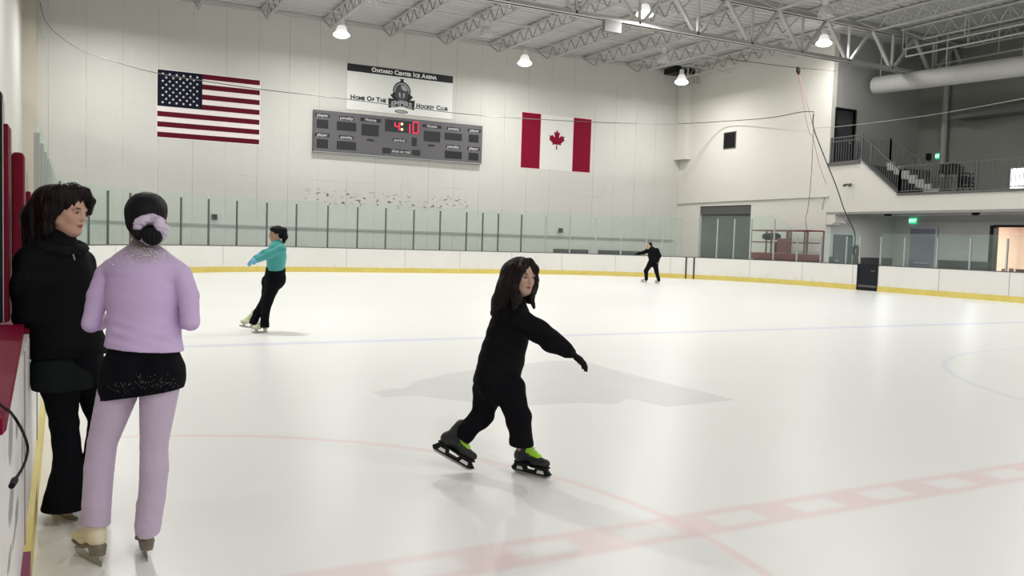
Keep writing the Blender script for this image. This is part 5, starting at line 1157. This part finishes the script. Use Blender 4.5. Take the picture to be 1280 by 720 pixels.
# ======================= the skater in teal
D = 12.2
fw = nrm(-.95*RH-.25*FH); fr = frame(fw)
heelB = on(334, 415.5, 2, 0); toeB = heelB+.25*nrm(-RH*.70-FH*.72); heelA = on(317, 412.0, 2, 0)+np.array((0, .0, .015)); toeA = heelA+.25*nrm(-RH*.62-FH*.7+.16*UP)
p4 = person('person in teal top and black trousers with both arms stretched out, near the left', (heelB+heelA)/2*np.array((1, 1, 0)))
hf = frame(nrm(-.93*RH-.36*FH-.02*UP)); hc = J(345.5, 292.5); hs_ = .95
nS, nE, nW = J(352, 311.5, -.14), J(336.5, 318, -.20), J(322, 324.8, -.20); fS, fE, fW = J(344, 311, .15), J(331, 316.5, .18), J(320, 322, .12)
secs = [(J(346.5, 311), .130), (J(345.5, 321), .150), (J(344.5, 338), .146)]
A = [J(337, 352, .06), J(333, 374, .02), J(322, 391, .02), J(315.5, 405.5, .0)]; B = [J(343, 352, -.06), J(335, 374, -.06), J(331, 394, -.04), J(331, 409.5, -.04)]
S = SDF(.007, .03); head_prims(S, hc, hf, hs_); S.cone(J(348, 309), hc-.04*UP, .048, .046); torso(S, [(c, r*.85) for c, r in secs], fw, .8); S.cone(secs[-1][0], J(343, 350), .13, .13)
for a in (nS, fS): S.cone(J(347, 311), a, .05, .045)
limbs(S, [([nS, nE, nW], [.052, .046, .036]), ([fS, fE, fW], [.052, .046, .036]), (A, [.095, .065, .055, .03]), (B, [.095, .065, .055, .03])])
hn_ = nrm(J(312, 329, -.2)-nW); hf_ = nrm(J(312, 326.5, .1)-fW); hand_prims(S, nW, hn_, -UP, 1, .9, .2); hand_prims(S, fW, hf_, -UP, -1, .9, .2)
skin('body', S, M['skin'], p4, paint=face_paint(hc, hf, hs_, lips=(.38, .08, .10), blush=(.46, .24, .19)), base=(.43, .26, .19))
f, l, u = hf; HP = lambda a, b, c: hc+(f*a+l*b+u*c)*hs_; R = np.array(hf)
S = SDF(.006, .02); S.ell(HP(-.025, 0, .036), (.094, .085, .089), R); S.ell(HP(-.06, 0, -.01), (.052, .064, .06), R); S.ell(HP(.035, 0, .07), (.058, .066, .045), R); S.disp = hair_disp(.0015, HP(-.02, 0, 0), 60); hr = skin('hair', S, M['hairblack'], p4)
S = SDF(.006, .02); S.chain([HP(-.09, 0, .06), J(355, 288), J(356, 296), J(354.5, 303)], [.03, .042, .042, .02]); S.disp = hair_disp(.002, J(355, 294), 40); skin('ponytail', S, M['hairblack'], hr)
S = SDF(.007, .03); torso(S, [(secs[0][0], .134), (secs[1][0], .154), (secs[2][0], .152)], fw, .86); S.cone(J(347.5, 311), nS, .066, .06); S.cone(J(347, 311), fS, .066, .058); S.chain([nS, nE, nW], [.060, .055, .042]); S.chain([fS, fE, fW], [.058, .052, .042]); S.cone(J(347.5, 309), J(347, 304), .06, .055, .02)
S.cuts.append(plane_below(J(344.5, 338.5), UP)); S.disp = wrinkle(.006, 30, 22, 51); skin('fleece_top', S, M['teal'], p4)
for w_, d_, s_ in ((nW, hn_, 1), (fW, hf_, -1)):
    S = SDF(.005, .012); hand_prims(S, w_, d_, -UP, s_, .9, .2, grow=.005); S.cone(w_-d_*.05, w_+d_*.02, .040, .038); skin('glove', S, M['bluglove'], p4)
S = SDF(.007, .03); S.chain(A, [.105, .074, .058, .060], .03); S.chain(B, [.110, .076, .058, .064], .03); S.cone(J(344.5, 338), J(344, 349), .146, .156, flat=fw, fs=.95)
for q in (A, B): S.cone(J(343.5, 348), q[0], .14, .11); S.cuts.append(cuff(q[3], q[2]-q[3], .085))
S.disp = wrinkle(.005, 30, 24, 53); skin('trousers', S, M['blackcloth'], p4)
m = MB()
skate(p4, heelB, toeB, 0, .25, M['cream'], M['cream'], M['bladesteel'], shaft=.17, h=.006, lace=M['limelace']); skate(p4, heelA, toeA, 0, .25, M['cream'], M['cream'], M['bladesteel'], shaft=.17, h=.006, lace=M['limelace'])

# ======================= the farthest skater
D = 31.3
fw = nrm(-.75*RH-.66*FH)
hl_ = on(808.5, 352.6, 2, 0); tl_ = hl_+.27*nrm(-RH*.9-.3*FH); hr_ = on(824, 353.8, 2, 0); tr_ = hr_+.27*nrm(-RH*.75-.66*FH)
p5 = person('small distant person in black skating near the far right corner of the rink', (hl_+hr_)/2*np.array((1, 1, 0)))
hf = frame(nrm(-.85*RH-.5*FH)); hc = J(811.3, 307.3)
nS, nE, nW = J(821, 313, -.1), J(824, 319.5, -.12), J(822.5, 325, -.15); fS, fE, fW = J(809, 313.5, .1), J(804, 316, .1), J(798, 317, .05)
secs = [(J(814.5, 313), .15), (J(816, 319), .18), (J(817.5, 327), .19)]
A = [J(813.5, 329), J(807.5, 338.5, -.1), J(808, 349)]; B = [J(819, 329), J(820.5, 339, -.1), J(823.5, 350)]
S = SDF(.014, .04); head_prims(S, hc, hf, 1.05); S.cone(J(813, 312), hc-.04*UP, .055, .05); torso(S, [(c, r*.8) for c, r in secs], fw, .75)
limbs(S, [([nS, nE, nW], [.065, .06, .05]), ([fS, fE, fW], [.065, .06, .05]), (A, [.1, .07, .055]), (B, [.1, .07, .055])]); hand_prims(S, fW, nrm(-RH-.1*UP), -UP, -1, 1.0, .15, grow=.003); hand_prims(S, nW, nrm(-.3*RH-.9*UP), FH, 1, 1.0, .3, grow=.003)
skin('body', S, M['skin'], p5, paint=face_paint(hc, hf, 1.05), base=(.46, .29, .22))
f, l, u = hf; HP = lambda a, b, c: hc+f*a+l*b+u*c; R = np.array(hf)
S = SDF(.012, .02); S.ell(HP(-.03, 0, .045), (.10, .095, .095), R); S.ell(HP(-.07, 0, -.02), (.06, .08, .08), R); skin('hair', S, M['hairblack'], p5)
S = SDF(.012, .04); torso(S, [(c, r*1.02) for c, r in secs], fw, .85); S.cone(J(814.5, 313), nS, .09, .08); S.cone(J(814.5, 313), fS, .09, .08); S.chain([nS, nE, nW], [.08, .075, .06]); S.chain([fS, fE, fW], [.075, .068, .055]); S.cone(J(813.5, 312.5), J(812.5, 310.5), .075, .07); S.cuts.append(plane_below(J(817, 329), UP)); S.disp = wrinkle(.008, 20, 18, 61); skin('jacket', S, M['blackknit'], p5)
S = SDF(.010, .02); hand_prims(S, fW, nrm(-RH-.1*UP), -UP, -1, 1.0, .15, grow=.008); skin('glove', S, M['rubber'], p5)
S = SDF(.012, .03); S.chain(A, [.115, .078, .06], .04); S.chain(B, [.115, .078, .06], .04); S.cone(J(817, 326), J(816.5, 329), .16, .15)
for q in (A, B): S.cone(J(816.5, 328), q[0], .15, .115)
skin('trousers', S, M['blackcloth'], p5)
skate(p5, hl_, tl_, 0, .27, M['white'], M['sole'], M['bladesteel'], shaft=.15, h=.008); skate(p5, hr_, tr_, 0, .27, M['white'], M['sole'], M['bladesteel'], shaft=.15, h=.008)
PW, EXPO = 245., 0.0
# ------------------------------------------------------------------ lights: the hall's high bay lamps
def area(loc, size, power, col=(1., .985, .955)):
    l = bpy.data.lights.new('lamp_light', 'AREA'); l.shape = 'DISK'; l.size = size; l.energy = power; l.color = col
    o = bpy.data.objects.new('lamp_light', l); o.location = loc; C.objects.link(o); return o
for c in LIT: area((c[0], c[1], c[2]-.27), .5, PW*(.6 if c[2] > 9.5 else 1))
for X in (1.4, 9.05, 16.8, 24.4):
    for Y in (28., 19.1, 10.2, 1.3, -7.6, -16.5, -25.4):
        if any(abs(c[0]-X) < 2 and abs(c[1]-Y) < 2 for c in LIT): continue
        if abs(Y-1.3) < .1 and X < 10: continue      # grid lights left out so the gliding skater's shadow shows more clearly
        area((X, Y, 8.76), .5, PW*(1.6 if X < 2 and abs(Y-10.2) < .1 else 1))  # left light beyond the gliding skater boosted to strengthen that shadow
area((34.2, 16.5, 2.9), .8, 200, (1., .86, .76))
for q in SOFFIT: area((q[0], q[1], q[2]-.08), .25, 45, (.93, .97, 1.))
wd = bpy.data.worlds.new('world'); bpy.context.scene.world = wd; wd.use_nodes = True; wd.node_tree.nodes['Background'].inputs[0].default_value = (.5, .5, .5, 1); wd.node_tree.nodes['Background'].inputs[1].default_value = .3

cam = bpy.data.cameras.new('camera'); co = bpy.data.objects.new('camera', cam); C.objects.link(co)
cam.sensor_width = 36; cam.lens = FPX/1280*36; cam.clip_start = .05; cam.clip_end = 200
co.matrix_world = Matrix(((CR[0], CU[0], -CF[0], CAM[0]), (CR[1], CU[1], -CF[1], CAM[1]), (CR[2], CU[2], -CF[2], CAM[2]), (0, 0, 0, 1)))
sc = bpy.context.scene; sc.camera = co
sc.view_settings.view_transform = 'Standard'; sc.view_settings.look = 'None'; sc.view_settings.exposure = EXPO; sc.view_settings.gamma = 1; sc.view_settings.use_curve_mapping = False
sc.cycles.max_bounces = 8; sc.cycles.transparent_max_bounces = 16; sc.cycles.use_denoising = True; sc.cycles.sample_clamp_indirect = 8
